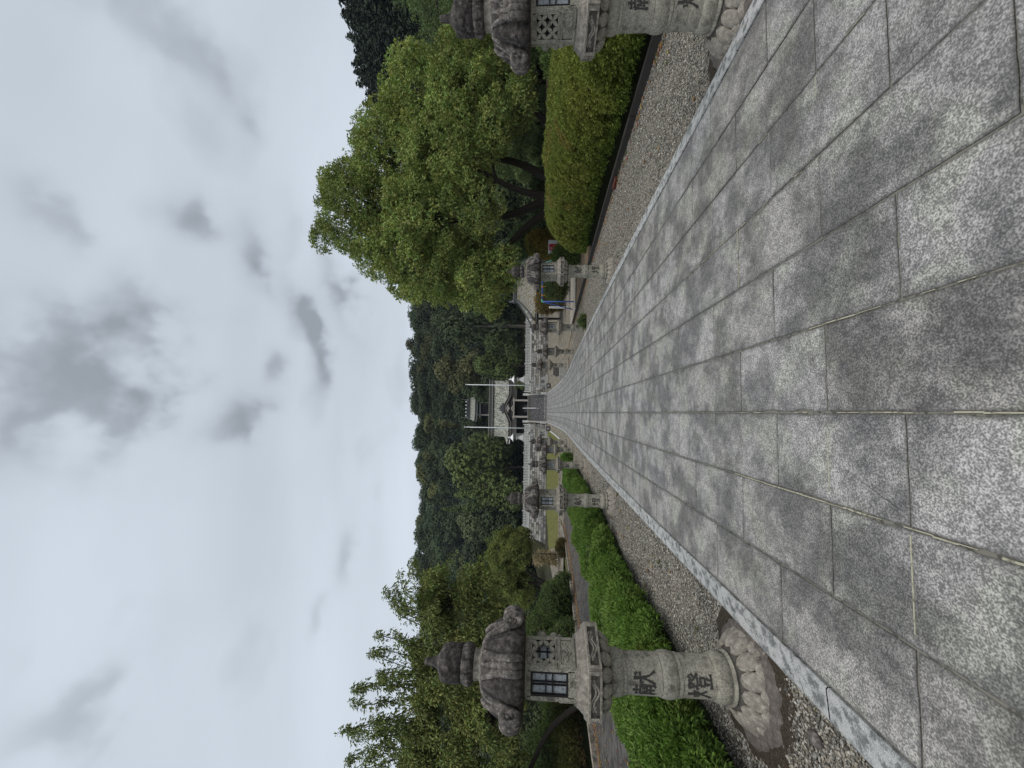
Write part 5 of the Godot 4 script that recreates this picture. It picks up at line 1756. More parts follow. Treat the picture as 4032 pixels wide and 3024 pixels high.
func make_lantern(label: String, fret: String) -> Node3D:
	var t = thing("stone_lantern", label, "stone lantern", Vector3.ZERO, 0.0, "stone lanterns along the path")
	# rough footing
	var s = ms(true)
	var rough = fbm(5, 1.2, 4)
	lathe(s, [Vector2(0.0, -0.15), Vector2(0.5, -0.15), Vector2(0.52, -0.02), Vector2(0.46, 0.05), Vector2(0.36, 0.08), Vector2(0.0, 0.09)], 40, func(th, v, q):
		var k = 1.0 + 0.16 * rough.get_noise_2d(cos(th) * 1.6, sin(th) * 1.6 + v * 0.6) + 0.05 * cos(th * 4)
		return Vector2(q.x * k, q.y + 0.03 * rough.get_noise_2d(cos(th) * 2.3 + 7.0, sin(th) * 2.3 + q.x)))
	obj("rock_footing", s, M.rock, t)
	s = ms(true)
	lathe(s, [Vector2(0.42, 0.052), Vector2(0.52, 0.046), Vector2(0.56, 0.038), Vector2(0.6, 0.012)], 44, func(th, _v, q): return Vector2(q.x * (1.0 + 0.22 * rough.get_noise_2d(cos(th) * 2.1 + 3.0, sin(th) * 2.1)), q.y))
	obj("contact_shade_dirt", s, M.contact_shade_dirt, t)  # added dark ring: contact shade painted in along with dirt round the footing
	# turned down lotus
	s = ms(true)
	var lp = []
	for i in 13: lp.append(Vector2(0, i / 12.0))
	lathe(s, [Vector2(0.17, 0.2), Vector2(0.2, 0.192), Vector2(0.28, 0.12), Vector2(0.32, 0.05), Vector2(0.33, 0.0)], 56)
	var lot = obj("lotus_base", s, M.dark_backing, t)
	s = ms(true)
	petals(s, 14, 0.284, 0.128, 0.8, Vector3(0.068, 0.037, 0.1), 0.0)
	petals(s, 14, 0.345, 0.06, 1.1, Vector3(0.072, 0.024, 0.06), 0.5)
	obj("lotus_petals", s, M.granite_worn, lot)
	s = ms(true)
	lathe(s, [Vector2(0.285, 0.0), Vector2(0.415, 0.0), Vector2(0.43, 0.025), Vector2(0.40, 0.045), Vector2(0.3, 0.05)], 60)
	obj("lotus_hem", s, M.granite_worn, t)
	# column with three bands
	s = ms(true)
	lathe(s, [Vector2(0.0000, 0.2), Vector2(0.1865, 0.2), Vector2(0.1929, 0.212), Vector2(0.1865, 0.225), Vector2(0.1765, 0.235), Vector2(0.1865, 0.26), Vector2(0.1820, 0.31), Vector2(0.1656, 0.345), Vector2(0.1565, 0.352), Vector2(0.1565, 0.365), Vector2(0.1538, 0.37), Vector2(0.1529, 0.6), Vector2(0.1574, 0.606), Vector2(0.1574, 0.628), Vector2(0.1529, 0.632), Vector2(0.1620, 0.644), Vector2(0.1683, 0.67), Vector2(0.1702, 0.70), Vector2(0.1674, 0.73), Vector2(0.1602, 0.752), Vector2(0.1538, 0.757), Vector2(0.1565, 0.766), Vector2(0.1520, 0.774), Vector2(0.1511, 1.03), Vector2(0.1565, 1.036), Vector2(0.1565, 1.058), Vector2(0.1638, 1.064), Vector2(0.1711, 1.09), Vector2(0.1711, 1.13), Vector2(0.1674, 1.158), Vector2(0.0910, 1.16)], 48)
	var col = obj("column", s, M.granite, t)
	s = ms()
	glyph(s, KEN, Vector2(0.19, 0.185), 0.0105, func(x, y, o): return Vector3(sin(x / 0.152) * (0.152 + o), 0.905 + y, cos(x / 0.152) * (0.152 + o)))
	glyph(s, TOU, Vector2(0.19, 0.195), 0.0105, func(x, y, o): return Vector3(sin(x / 0.1535) * (0.1535 + o), 0.485 + y, cos(x / 0.1535) * (0.1535 + o)))
	obj("inscription", s, M.carved, col)
	# lotus cup under the platform
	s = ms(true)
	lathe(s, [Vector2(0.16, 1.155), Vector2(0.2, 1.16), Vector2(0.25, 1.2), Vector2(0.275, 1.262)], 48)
	var cup = obj("lotus_cup", s, M.dark_backing, t)
	s = ms(true)
	petals(s, 15, 0.248, 1.207, 2.25, Vector3(0.053, 0.027, 0.06), 0.0)
	obj("lotus_petals", s, M.granite, cup)
	# six sided platform with wave panels
	s = ms()
	hex_stack(s, [Vector2(0.25, 1.252), Vector2(0.36, 1.256), Vector2(0.362, 1.262), Vector2(0.362, 1.35), Vector2(0.36, 1.355), Vector2(0.345, 1.36), Vector2(0.335, 1.378), Vector2(0.30, 1.405), Vector2(0.285, 1.43)])
	var plat = obj("platform", s, M.granite_worn, t)
	s = ms()
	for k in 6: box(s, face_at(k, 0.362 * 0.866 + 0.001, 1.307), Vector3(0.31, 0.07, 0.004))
	obj("panel_ground", s, M.dark_backing, plat)
	s = ms()
	for k in 6:
		var f = face_at(k, 0.362 * 0.866, 1.307)
		wave(s, f, 0.23, 0.056, 0.0085, k * 1.3)
		for q in [[0, 0.04, 0.355, 0.014], [0, -0.043, 0.355, 0.014]]: box(s, f * Transform3D(Basis.IDENTITY, Vector3(q[0], q[1], 0.006)), Vector3(q[2], q[3], 0.024))
		for q in [-0.165, 0.165]: box(s, f * Transform3D(Basis.IDENTITY, Vector3(q, 0, 0.0055)), Vector3(0.026, 0.07, 0.022))
	obj("wave_carving", s, M.granite_worn, plat)
	# light chamber
	var R = 0.245
	var A = R * 0.866
	var y0 = 1.43
	var y1 = 1.835
	s = ms()
	hex_stack(s, [Vector2(R, y0), Vector2(R, y0 + 0.02), Vector2(R - 0.05, y0 + 0.021)])
	hex_stack(s, [Vector2(R, y1 - 0.02), Vector2(R, y1), Vector2(R - 0.02, y1 + 0.003)])
	for k in 6:
		var f = face_at(k, A - 0.02, (y0 + y1) / 2)
		var hh = (y1 - y0) / 2
		var w = R / 2 - 0.002
		if k % 3 == 0:
			for q in [[-w + 0.013, 0, 0.03, 2 * hh], [w - 0.013, 0, 0.03, 2 * hh], [0, hh - 0.022, 0.2, 0.044], [0, -hh + 0.034, 0.2, 0.068]]: box(s, f * Transform3D(Basis.IDENTITY, Vector3(q[0], q[1], 0)), Vector3(q[2], q[3], 0.04))
		elif k == 1 or k == 5:
			for q in [[-w + 0.013, 0, 0.03, 2 * hh], [w - 0.013, 0, 0.03, 2 * hh], [0, hh - 0.024, 0.2, 0.048], [0, -hh + 0.08, 0.2, 0.16]]: box(s, f * Transform3D(Basis.IDENTITY, Vector3(q[0], q[1], 0)), Vector3(q[2], q[3], 0.04))
		else:
			box(s, f, Vector3(2 * w, 2 * hh, 0.04))
	var ch = obj("light_chamber", s, M.granite, t)
	for k in [1, 5]:
		s = ms()
		var f = face_at(k, A - 0.016, 1.689)
		var h = 0.094
		if fret == "ring":
			for q in [[-1, 1], [1, 1], [1, -1], [-1, -1]]:
				petal(s, f, Vector2(q[0], q[1]) * h, Vector2(q[0], q[1]) * h * 0.52, 0.019)
				petal(s, f, Vector2(q[0] * h * 0.52, q[1] * h * 0.52), Vector2(0, q[1] * h * 0.98), 0.016)
				petal(s, f, Vector2(q[0] * h * 0.52, q[1] * h * 0.52), Vector2(q[0] * h * 0.98, 0), 0.016)
		else:
			for i in 2:
				for j in 2:
					var c = Vector2((i - 0.5) * h, (j - 0.5) * h)
					for q in [[-1, 1], [1, 1], [1, -1], [-1, -1]]: petal(s, f, c, c + Vector2(q[0], q[1]) * h * 0.5, 0.0155)
		for q in [[0, h + 0.004, 2 * h + 0.02, 0.01], [0, -h - 0.004, 2 * h + 0.02, 0.01]]: box(s, f * Transform3D(Basis.IDENTITY, Vector3(q[0], q[1], 0.004)), Vector3(q[2], q[3], 0.034))
		for q in [-h - 0.003, h + 0.003]: box(s, f * Transform3D(Basis.IDENTITY, Vector3(q, 0, 0.0045)), Vector3(0.009, 2 * h, 0.033))
		var pp = obj("pierced_panel", s, M.granite, ch)
		if fret == "ring":
			s = ms()
			box(s, f * Transform3D(Basis.IDENTITY, Vector3(0, 0, -0.045)), Vector3(0.2, 0.2, 0.004))
			obj("pane", s, M.paper, pp)
			s = ms()
			for q in [-0.03, 0.03]:
				box(s, f * Transform3D(Basis.IDENTITY, Vector3(q, 0, -0.036)), Vector3(0.01, 0.2, 0.008))
				box(s, f * Transform3D(Basis.IDENTITY, Vector3(0, q, -0.034)), Vector3(0.2, 0.01, 0.008))
			obj("lattice", s, M.lattice, pp)
		s = ms()
		var fl = face_at(k, A, 1.508)
		wave(s, fl, 0.15, 0.062, 0.0075, 0.7 * k)
		for q in [[0, 0.053, 0.235, 0.012], [0, -0.056, 0.235, 0.02]]: box(s, fl * Transform3D(Basis.IDENTITY, Vector3(q[0], q[1], 0.001)), Vector3(q[2], q[3], 0.016))
		for q in [-0.108, 0.108]: box(s, fl * Transform3D(Basis.IDENTITY, Vector3(q, 0, 0.0013)), Vector3(0.02, 0.096, 0.015))
		obj("carved_panel", s, M.granite, ch)
	for k in [2, 4]:
		s = ms()
		var f = face_at(k, A, 1.64)
		for q in [[0.0, 0.06, 0.09, 0.07], [-0.03, -0.04, 0.07, 0.06], [0.04, -0.09, 0.06, 0.05]]: ball(s, f * Vector3(q[0], q[1], -0.004), Vector3(q[2], q[3], q[2]) * 0.62, 10, 7)
		wave(s, f, 0.17, 0.07, 0.012, 0.4 * k)
		obj("carved_relief", s, M.granite, ch)
	for k in [0, 3]:
		var f = face_at(k, A - 0.014, 1.644)
		s = ms()
		var ww = 0.0935
		var wh = 0.1475
		for q in [[0, wh - 0.008, 2 * ww, 0.018], [0, -wh + 0.008, 2 * ww, 0.018]]: box(s, f * Transform3D(Basis.IDENTITY, Vector3(q[0], q[1], 0.0)), Vector3(q[2], q[3], 0.024))
		for q in [-ww + 0.008, ww - 0.008]: box(s, f * Transform3D(Basis.IDENTITY, Vector3(q, 0, 0.0005)), Vector3(0.017, 2 * wh - 0.03, 0.024))
		for q in [-0.011, 0.011]: box(s, f * Transform3D(Basis.IDENTITY, Vector3(q, 0, -0.003)), Vector3(0.008, 2 * wh - 0.03, 0.014))
		for q in [-0.024, 0.028]: box(s, f * Transform3D(Basis.IDENTITY, Vector3(0, q, -0.0026)), Vector3(2 * ww - 0.03, 0.009, 0.013))
		var win = obj("window", s, M.lattice, ch)
		s = ms()
		box(s, f * Transform3D(Basis.IDENTITY, Vector3(0, 0, -0.014)), Vector3(2 * ww - 0.01, 2 * wh - 0.01, 0.004))
		obj("pane", s, M.paper, win)
	# hexagonal roof: bellied faces between scrolled ridges
	s = ms(true)
	var roof_r = func(th: float, w: float) -> Vector2:
		var m = fposmod(th, PI / 3) - PI / 6
		var corner = absf(m) / (PI / 6)
		var flat = cos(PI / 6) / cos(m)
		var r = lerpf(0.115, 0.372, pow(w, 0.58)) * lerpf(1.0, flat, w)
		r *= 1.0 + 0.06 * pow(corner, 3.0) * w * w
		var y = lerpf(2.185, 1.905, pow(w, 2.1)) + 0.03 * pow(corner, 4.0) * w
		return Vector2(r, y)
	grid(s, 96, 16, func(u, v):
		var th = 0.0 if roundi(u * 96) == 96 else u * TAU
		var q: Vector2
		if v <= 0.75: q = roof_r.call(th, v / 0.75)
		else:
			q = roof_r.call(th, 1.0)
			var k = (v - 0.75) / 0.25
			if k <= 0.5: q = Vector2(q.x * lerpf(1.0, 0.985, k * 2), lerpf(q.y, 1.85, k * 2))
			else: q = Vector2(q.x * lerpf(0.985, 0.5, k * 2 - 1), lerpf(1.85, 1.834, k * 2 - 1))
		return Vector3(sin(th) * q.x, q.y, cos(th) * q.x))
	var roof = obj("roof", s, M.crust, t)
	for k in 6:
		s = ms(true)
		var a = deg_to_rad(30.0 + 60.0 * k)
		var f = Transform3D(Basis(Vector3(cos(a), 0, -sin(a)), Vector3.UP, Vector3(sin(a), 0, cos(a))), Vector3.ZERO)
		for off in [-0.048, 0.0, 0.048]:
			var pts = []
			if off == 0.0: pts.append(f * Vector3(off, 2.17, 0.16))
			else: ball(s, f * Vector3(off, 2.07, 0.285), Vector3(0.034, 0.034, 0.034), 8, 6)
			for p in [[0.285, 2.07] if off != 0.0 else [0.23, 2.13], [0.335, 1.98], [0.36, 1.91], [0.395, 1.882], [0.428, 1.905], [0.436, 1.952], [0.412, 1.99], [0.373, 1.99], [0.354, 1.957], [0.37, 1.928], [0.393, 1.936]]:
				pts.append(f * Vector3(off, p[1], p[0]))
			tube(s, spline(pts, 3), 0.03, 8)
		ball(s, f * Vector3(0, 1.955, 0.394), Vector3(0.085, 0.04, 0.04), 8, 6, f.basis)
		obj("scrolled_ridge", s, M.lichen_stone, roof)
		s = ms(true)
		var m = deg_to_rad(60.0 * k)
		for sg in [-1, 1]:
			var pts = []
			for i in 7:
				var w = lerpf(0.25, 0.93, i / 6.0)
				var th = m + sg * lerpf(0.08, 0.40, pow(i / 6.0, 0.6))
				var q: Vector2 = roof_r.call(th, w)
				pts.append(Vector3(sin(th) * (q.x + 0.004), q.y + 0.004, cos(th) * (q.x + 0.004)))
			tube(s, spline(pts, 2), [0.012, 0.015, 0.018, 0.021, 0.023, 0.024, 0.025, 0.025, 0.024, 0.022, 0.019, 0.016, 0.012], 6)
		obj("carved_swirl", s, M.lichen_stone, roof)
	# neck, cup and jewel
	s = ms(true)
	lathe(s, [Vector2(0.0, 2.15), Vector2(0.15, 2.165), Vector2(0.155, 2.18), Vector2(0.15, 2.2), Vector2(0.118, 2.205), Vector2(0.112, 2.225), Vector2(0.12, 2.255), Vector2(0.0, 2.26)], 32)
	obj("neck", s, M.granite_worn, t)
	s = ms(true)
	lathe(s, lp, 96, func(th, _v, q):
		var w = q.y
		var lobe = pow(absf(sin(th * 4.0)), 0.6)
		return Vector2(lerpf(0.095, 0.137, sin(w * PI * 0.55)) + 0.03 * lobe * sin(w * PI), lerpf(2.245, 2.358, w) - 0.012 * lobe * sin(w * PI)))
	obj("petal_cup", s, M.dark_stone, t)
	s = ms(true)
	lathe(s, [Vector2(0.0, 2.345), Vector2(0.125, 2.35), Vector2(0.14, 2.36), Vector2(0.146, 2.40), Vector2(0.146, 2.46), Vector2(0.142, 2.50), Vector2(0.128, 2.53), Vector2(0.09, 2.545), Vector2(0.05, 2.57), Vector2(0.036, 2.60), Vector2(0.03, 2.65), Vector2(0.027, 2.675), Vector2(0.0, 2.68)], 36, func(th, _v, q): return Vector2(q.x * (1.0 + 0.012 * cos(th * 6)), q.y))
	obj("jewel_finial", s, M.crust, t)
	return t


func build_lanterns() -> void:
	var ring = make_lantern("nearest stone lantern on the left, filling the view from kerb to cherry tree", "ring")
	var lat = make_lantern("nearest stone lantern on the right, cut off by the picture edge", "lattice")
	var place = func(o, x, z, mid, sc, turn):
		o.position = Vector3(x, gh(z) + mid - 0.70 * sc, z)
		o.scale = Vector3.ONE * sc
		o.rotation.y = turn
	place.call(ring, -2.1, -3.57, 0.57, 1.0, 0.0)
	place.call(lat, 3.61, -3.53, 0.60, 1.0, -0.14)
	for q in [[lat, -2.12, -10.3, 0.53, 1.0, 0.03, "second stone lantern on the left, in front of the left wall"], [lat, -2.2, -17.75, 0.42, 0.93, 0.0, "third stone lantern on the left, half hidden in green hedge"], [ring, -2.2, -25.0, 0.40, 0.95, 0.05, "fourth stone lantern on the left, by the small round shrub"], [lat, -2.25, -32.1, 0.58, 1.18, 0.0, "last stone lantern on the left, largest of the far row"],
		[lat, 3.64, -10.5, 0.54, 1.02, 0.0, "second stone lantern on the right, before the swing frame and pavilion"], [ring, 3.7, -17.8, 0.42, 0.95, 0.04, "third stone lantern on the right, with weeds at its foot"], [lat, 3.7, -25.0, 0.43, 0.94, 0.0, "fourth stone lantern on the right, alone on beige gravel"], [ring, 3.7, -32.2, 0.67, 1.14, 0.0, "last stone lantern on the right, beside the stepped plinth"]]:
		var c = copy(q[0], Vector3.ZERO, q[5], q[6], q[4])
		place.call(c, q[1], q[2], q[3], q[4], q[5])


# ------------------------------------------------------------------ the rest
func beast(t: Node3D, face: float) -> void:
	# a seated guardian dog in one piece
	var s = ms(true)
	var q = Basis.from_euler(Vector3(0, face, 0))
	for it in [[0, 0.32, -0.08, 0.24, 0.3, 0.3], [0, 0.55, 0.1, 0.21, 0.32, 0.2], [0, 0.9, 0.2, 0.23, 0.21, 0.22], [0, 0.84, 0.4, 0.13, 0.1, 0.14], [-0.14, 0.25, 0.24, 0.075, 0.28, 0.08], [0.14, 0.25, 0.24, 0.075, 0.28, 0.08], [-0.2, 0.16, -0.05, 0.12, 0.16, 0.24], [0.2, 0.16, -0.05, 0.12, 0.16, 0.24], [0, 0.6, -0.36, 0.1, 0.3, 0.1], [-0.16, 1.05, 0.14, 0.06, 0.08, 0.05], [0.16, 1.05, 0.14, 0.06, 0.08, 0.05], [-0.14, 0.03, 0.32, 0.09, 0.05, 0.12], [0.14, 0.03, 0.32, 0.09, 0.05, 0.12], [0, 0.8, 0.02, 0.24, 0.2, 0.18]]:
		ball(s, q * Vector3(it[0], it[1], it[2]), Vector3(it[3], it[4], it[5]), 12, 8, q)
	obj("statue", s, M.pale_stone, t)


func build_objects() -> void:
	# guardian dogs before the wall
	for sx in [-1, 1]:
		var x = 0.78 + sx * 4.15
		var t = thing("guardian_dog", ["pale stone guardian dog on a tiered pedestal left of the stairs", "pale stone guardian dog on a tiered pedestal right of the stairs"][0 if sx < 0 else 1], "statue", Vector3(x, gh(-66.5) - 0.12, -66.6), 0.0, "guardian dogs flanking the stairs")
		var y = 0.0
		var k = 0
		for q in [[2.2, 0.42, "pale_stone", "foot_slab"], [1.45, 0.92, "pale_stone", "pedestal_block"], [1.6, 0.12, "fence_stone", "ledge"], [1.15, 0.62, "granite_worn", "upper_block"], [1.3, 0.12, "fence_stone", "ledge"]]:
			var s = ms()
			cbox(s, Transform3D(Basis.IDENTITY, Vector3(0, y + q[1] / 2, 0)), Vector3(q[0], q[1], q[0]), 0.03)
			var o = obj(q[3], s, M[q[2]], t)
			if k == 1:
				var g = ms()
				var yy = y + 0.46
				glyph(g, HOU if sx > 0 else KEN, Vector2(0.78, 0.74), 0.04, func(a, b2, c): return Vector3(a, yy + b2, 0.725 + c * 2))
				obj("inscription", g, M.carved, o)
			y += q[1]
			k += 1
		var d = Node3D.new()
		beast(t, -sx * 0.5)
		t.get_node("statue").position.y = y
		d.free()
	# lanterns on the terrace
	for sx in [-1, 1]:
		var t = thing("tiered_lantern", ["pale stone lantern with white cap on the terrace left of the hall", "pale stone lantern with white cap on the terrace right of the hall"][0 if sx < 0 else 1], "stone lantern", Vector3(CX + sx * 5.2, 3.0, -74.0), 0.0, "tiered lanterns on the terrace")
		var y = 0.0
		for q in [[2.2, 0.28, "step"], [1.75, 0.28, "step"], [1.3, 0.28, "step"]]:
			var s = ms()
			cbox(s, Transform3D(Basis.IDENTITY, Vector3(0, y + q[1] / 2, 0)), Vector3(q[0], q[1], q[0]), 0.02)
			obj(q[2], s, M.pale_stone, t)
			y += q[1]
		var s = ms(true)
		lathe(s, [Vector2(0.55, 0.84), Vector2(0.5, 0.95), Vector2(0.2, 1.75), Vector2(0.3, 1.8), Vector2(0.42, 1.92), Vector2(0.42, 2.0), Vector2(0.2, 2.05)], 20)
		obj("shaft", s, M.fence_stone, t)
		s = ms()
		hex_stack(s, [Vector2(0.3, 2.0), Vector2(0.3, 2.5)])
		obj("light_box", s, M.pale_stone, t)
		s = ms()
		for kk in [0, 1, 5, 3]:
			var f = face_at(kk, 0.262, 2.25)
			box(s, f, Vector3(0.16, 0.24, 0.02))
		obj("opening", s, M.hollow, t)
		s = ms(true)
		lathe(s, [Vector2(0.0, 2.5), Vector2(0.72, 2.52), Vector2(0.74, 2.6), Vector2(0.5, 2.72), Vector2(0.22, 3.0), Vector2(0.1, 3.06), Vector2(0.17, 3.2), Vector2(0.16, 3.34), Vector2(0.05, 3.5), Vector2(0.0, 3.6)], 20)
		obj("cap", s, M.white_paint, t)
	# flag poles
	for sx in [-1, 1]:
		var t = thing("flag_pole", ["tall bare grey flag pole left of the stairs", "tall bare grey flag pole right of the stairs"][0 if sx < 0 else 1], "flag pole", Vector3(0.8 + sx * 3.15, gh(-61.0) - 0.12, -61.0), 0.0, "flag poles before the stairs")
		var s = ms()
		cbox(s, Transform3D(Basis.IDENTITY, Vector3(0, 0.3, 0)), Vector3(0.75, 0.75, 0.6), 0.04)
		var o = obj("plinth", s, M.dark_stone, t)
		s = ms()
		ball(s, Vector3(0, 0.35, 0.3), Vector3(0.1, 0.12, 0.06), 10, 6)
		obj("bolt_cap", s, M.fence_stone, o)
		s = ms(true)
		tube(s, [Vector3(0, 0.6, 0), Vector3(0, 5.0, 0), Vector3(0, 12.55, 0)], [0.085, 0.075, 0.055], 10)
		obj("pole", s, M.steel, t)
		s = ms(true)
		ball(s, Vector3(0, 12.62, 0), Vector3(0.1, 0.1, 0.1), 10, 6)
		obj("finial", s, M.steel, t)
		s = ms(true)
		tube(s, [Vector3(0.05, 1.2, 0.085), Vector3(0.05, 6.0, 0.08), Vector3(0.03, 12.4, 0.06)], 0.008, 4)
		obj("halyard", s, M.white_paint, t)
	# stepped plinth beside the last lantern on the right
	var t = thing("stepped_plinth", "small stepped stone plinth with pale streaked base beside the path", "plinth", Vector3(3.75, gh(-37.0) - 0.13, -37.0))
	var y = 0.0
	for q in [[1.15, 0.62, "pale_stone", "base_block"], [0.95, 0.36, "dark_stone", "middle_block"], [0.75, 0.16, "dark_stone", "top_slab"]]:
		var s = ms()
		cbox(s, Transform3D(Basis.IDENTITY, Vector3(0, y + q[1] / 2, 0)), Vector3(q[0], q[1], q[0]), 0.02)
		obj(q[3], s, M[q[2]], t)
		y += q[1]
	# swing frame
	var gy = gh(-25.8) - 0.1
	t = thing("swing_frame", "blue metal swing frame with orange bands on its crossbar, without seats", "swing frame", Vector3(8.25, gy, -25.8))
	var top = 1.28 - gy
	var s2 = ms(true)
	tube(s2, [Vector3(-1.22, top, 0), Vector3(1.22, top, 0)], 0.045, 8)
	obj("crossbar", s2, M.blue, t)
	for k in 4:
		s2 = ms(true)
		var sx = -1.0 if k < 2 else 1.0
		var sz = -1.0 if k % 2 == 0 else 1.0
		tube(s2, [Vector3(sx * 1.24, top - 0.02, sz * 0.03), Vector3(sx * 1.5, 0.0, sz * 0.95)], 0.038, 8)
		obj("leg", s2, M.blue if k < 2 else M.teal, t)
	for sx in [-1, 1]:
		s2 = ms(true)
		tube(s2, [Vector3(sx * 1.1, top, 0), Vector3(sx * 1.24, top, 0), Vector3(sx * 1.28, top - 0.16, 0)], 0.062, 8)
		obj("corner_joint", s2, M.green_joint, t)
	for x in [-0.85, -0.28, 0.28, 0.85]:
		s2 = ms(true)
		tube(s2, [Vector3(x - 0.05, top, 0), Vector3(x + 0.05, top, 0)], 0.056, 8)
		tube(s2, [Vector3(x, top - 0.02, 0), Vector3(x, top - 0.18, 0)], 0.022, 6)
		obj("hook_band", s2, M.orange, t)
	# signs
	t = thing("post_sign", "tall narrow white post sign with a column of small dark characters", "sign", Vector3(8.75, gh(-34.0) - 0.12, -34.0))
	s2 = ms()
	cbox(s2, Transform3D(Basis.IDENTITY, Vector3(0, 0.95, 0)), Vector3(0.17, 1.3, 0.08), 0.01)
	bx(s2, -0.04, 0.04, 0.0, 0.32, -0.03, 0.03)
	obj("board", s2, M.white_paint, t)
	s2 = ms()
	for i in 9: glyph(s2, [HOU, TOU, KEN][i % 3], Vector2(0.085, 0.085), 0.005, func(a, b2, c): return Vector3(a, 1.5 - i * 0.125 + b2, 0.041 + c))
	obj("lettering", s2, M.carved, t)
	t = thing("red_sign", "small red notice board with white lettering on a white frame behind the hedge", "sign", Vector3(8.75, 0.1, -21.4))
	s2 = ms()
	cbox(s2, Transform3D(Basis.IDENTITY, Vector3(0, 0.64, 0)), Vector3(0.74, 0.62, 0.05), 0.01)
	bx(s2, -0.3, -0.25, -0.75, 0.34, -0.02, 0.02)
	bx(s2, 0.25, 0.3, -0.75, 0.34, -0.02, 0.02)
	obj("frame", s2, M.white_paint, t)
	s2 = ms()
	bx(s2, -0.2, 0.16, 0.4, 0.9, 0.026, 0.034)
	var pl = obj("panel", s2, M.red, t)
	s2 = ms()
	for i in 3: glyph(s2, [TOU, KEN, HOU][i], Vector2(0.11, 0.11), 0.007, func(a, b2, c): return Vector3(-0.08 + a, 0.8 - i * 0.15 + b2, 0.035 + c))
	obj("lettering", s2, M.white_paint, pl)
	# lawn kerb on the left
	t = thing("lawn_kerb", "thin white stone kerb around the lawn left of the far path", "kerb", Vector3(-2.7, 0, 0))
	var z = -43.5
	while z > -60.0:
		s2 = ms()
		cbox(s2, Transform3D(Basis.from_euler(Vector3(atan2(gh(z - 1.5) - gh(z), 1.5), 0, 0)), Vector3(0, gh(z - 0.75) - 0.06, z - 0.75)), Vector3(0.15, 0.2, 1.48), 0.015)
		obj("kerb_stone", s2, M.fence_stone, t)
		z -= 1.5
	var x = -2.8
	while x > -15.0:
		s2 = ms()
		cbox(s2, Transform3D(Basis.IDENTITY, Vector3(x - 0.75 + 2.7, gh(-43.4) - 0.06, -43.4)), Vector3(1.48, 0.2, 0.15), 0.015)
		obj("kerb_stone", s2, M.concrete, t)
		x -= 1.5
	# thatch-coloured mound and a dark pole beyond the lawn corner
	t = thing("pampas_clump", "tan dry grass clump beyond the left end of the wall", "grass clump", Vector3(-14.6, -0.9, -42.5))
	var xf = []
	var co = []
	var blade = leaf_clump(10, 0.05, 0.55, 0.035, 1.3, 0.5, 61)
	for i in 130:
		xf.append(Transform3D(spin(rng.randf_range(0.9, 1.5), 0.35), Vector3(rng.randfn(0, 0.22), rng.randf_range(0.3, 2.3), rng.randfn(0, 0.22))))
		co.append(Color(0.36, 0.305, 0.18) * rng.randf_range(0.7, 1.2))
	many("blades", blade, M.far_leaf, t, xf, co)
	s2 = ms(true)
	tube(s2, [Vector3.ZERO, Vector3(0.02, 3.1, 0)], 0.04, 7)
	var pole = obj("iron_post", s2, M.black_paint, self)
	pole.position = Vector3(-13.3, -0.95, -40.0)
	tag(pole, "thin black upright post in front of the tan grass clump", "post")
	# a small pale house far down the valley on the left
	t = thing("house", "tiny white gabled house far down the valley at the left edge", "house", Vector3(-47.0, land(-47, -60), -60.0), 0.6)
	s2 = ms()
	bx(s2, -2.0, 2.0, 0, 3.4, -2.5, 2.5)
	obj("wall", s2, M.white_paint, t)
	s2 = ms()
	prism(s2, PackedVector2Array([Vector2(-2.5, 3.3), Vector2(0, 5.0), Vector2(2.5, 3.3), Vector2(2.5, 3.5), Vector2(0, 5.25), Vector2(-2.5, 3.5)]), 5.6, Transform3D.IDENTITY)
	obj("roof", s2, M.tile, t)
	s2 = ms()
	bx(s2, -0.6, 0.6, 1.2, 2.4, 2.5, 2.53)
	obj("window", s2, M.black_paint, t)
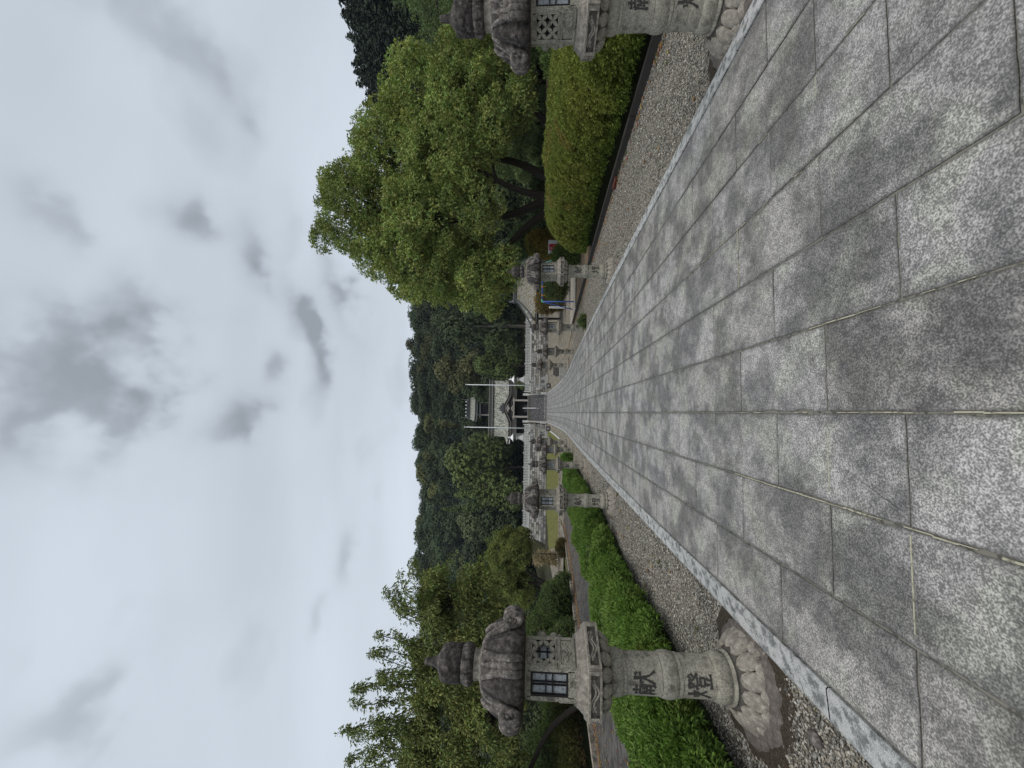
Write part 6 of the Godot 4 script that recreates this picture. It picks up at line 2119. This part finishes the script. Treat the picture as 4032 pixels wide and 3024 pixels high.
	# garden stones behind the right hedge
	var rocks = [[Vector3(14.6, 0.35, -15.6), Vector3(0.6, 1.1, 0.5), "upright dark garden stone behind the right end of the hedge"], [Vector3(15.7, 0.35, -15.4), Vector3(0.75, 0.75, 0.6), "broad dark garden stone right of the upright garden stone"], [Vector3(13.5, 0.2, -16.0), Vector3(0.55, 0.6, 0.5), "low dark garden stone left of the upright garden stone"], [Vector3(16.9, 0.5, -15.8), Vector3(0.6, 1.25, 0.5), "tall dark garden stone nearest to the picture's right edge"]]
	for r in rocks:
		s2 = ms(true)
		var nz = fbm(rng.randi_range(0, 999), 1.1, 3)
		grid(s2, 18, 12, func(u, v):
			var th = 0.0 if roundi(u * 18) == 18 else u * TAU
			var d = Vector3(sin(th) * sin(v * PI), cos(v * PI), cos(th) * sin(v * PI))
			return d * r[1] * (1.0 + 0.4 * nz.get_noise_3dv(d)))
		var o = obj("garden_stone", s2, M.dark_stone, self)
		o.position = r[0]
		tag(o, r[2], "rock", "garden stones behind the hedge")
	t = thing("low_wall", "low weathered wall with brownish coping beyond the garden stones", "wall", Vector3(17.2, gh(-17.0) - 0.2, -17.6))
	s2 = ms()
	bx(s2, -4.0, 5.0, 0, 1.7, -0.15, 0.15)
	obj("face", s2, M.rock, t)
	s2 = ms()
	cbox(s2, Transform3D(Basis.IDENTITY, Vector3(0.5, 1.78, 0)), Vector3(9.2, 0.16, 0.5), 0.03)
	obj("coping", s2, M.brown_soil, t)
	# loose pieces on the gravel
	s2 = ms()
	cbox(s2, Transform3D(Basis.from_euler(Vector3(0, 0.2, 0.1)), Vector3.ZERO), Vector3(0.1, 0.09, 0.34), 0.01)
	var br = obj("fallen_board", s2, mat("rust", lin(0.12, 0.035, 0.025), 0.9, T.wood, 0.4), self)
	br.position = Vector3(5.48, gh(-9.6) - 0.07, -9.6)
	tag(br, "dark red broken board lying against the timber edging", "board")
	s2 = ms(true)
	ball(s2, Vector3.ZERO, Vector3(0.045, 0.03, 0.06), 10, 7)
	var pb = obj("loose_stone", s2, M.dark_stone, self)
	pb.position = Vector3(-1.95, gh(-2.75) - 0.09, -2.75)
	tag(pb, "small dark loose stone on the gravel beside the nearest left lantern footing", "stone")
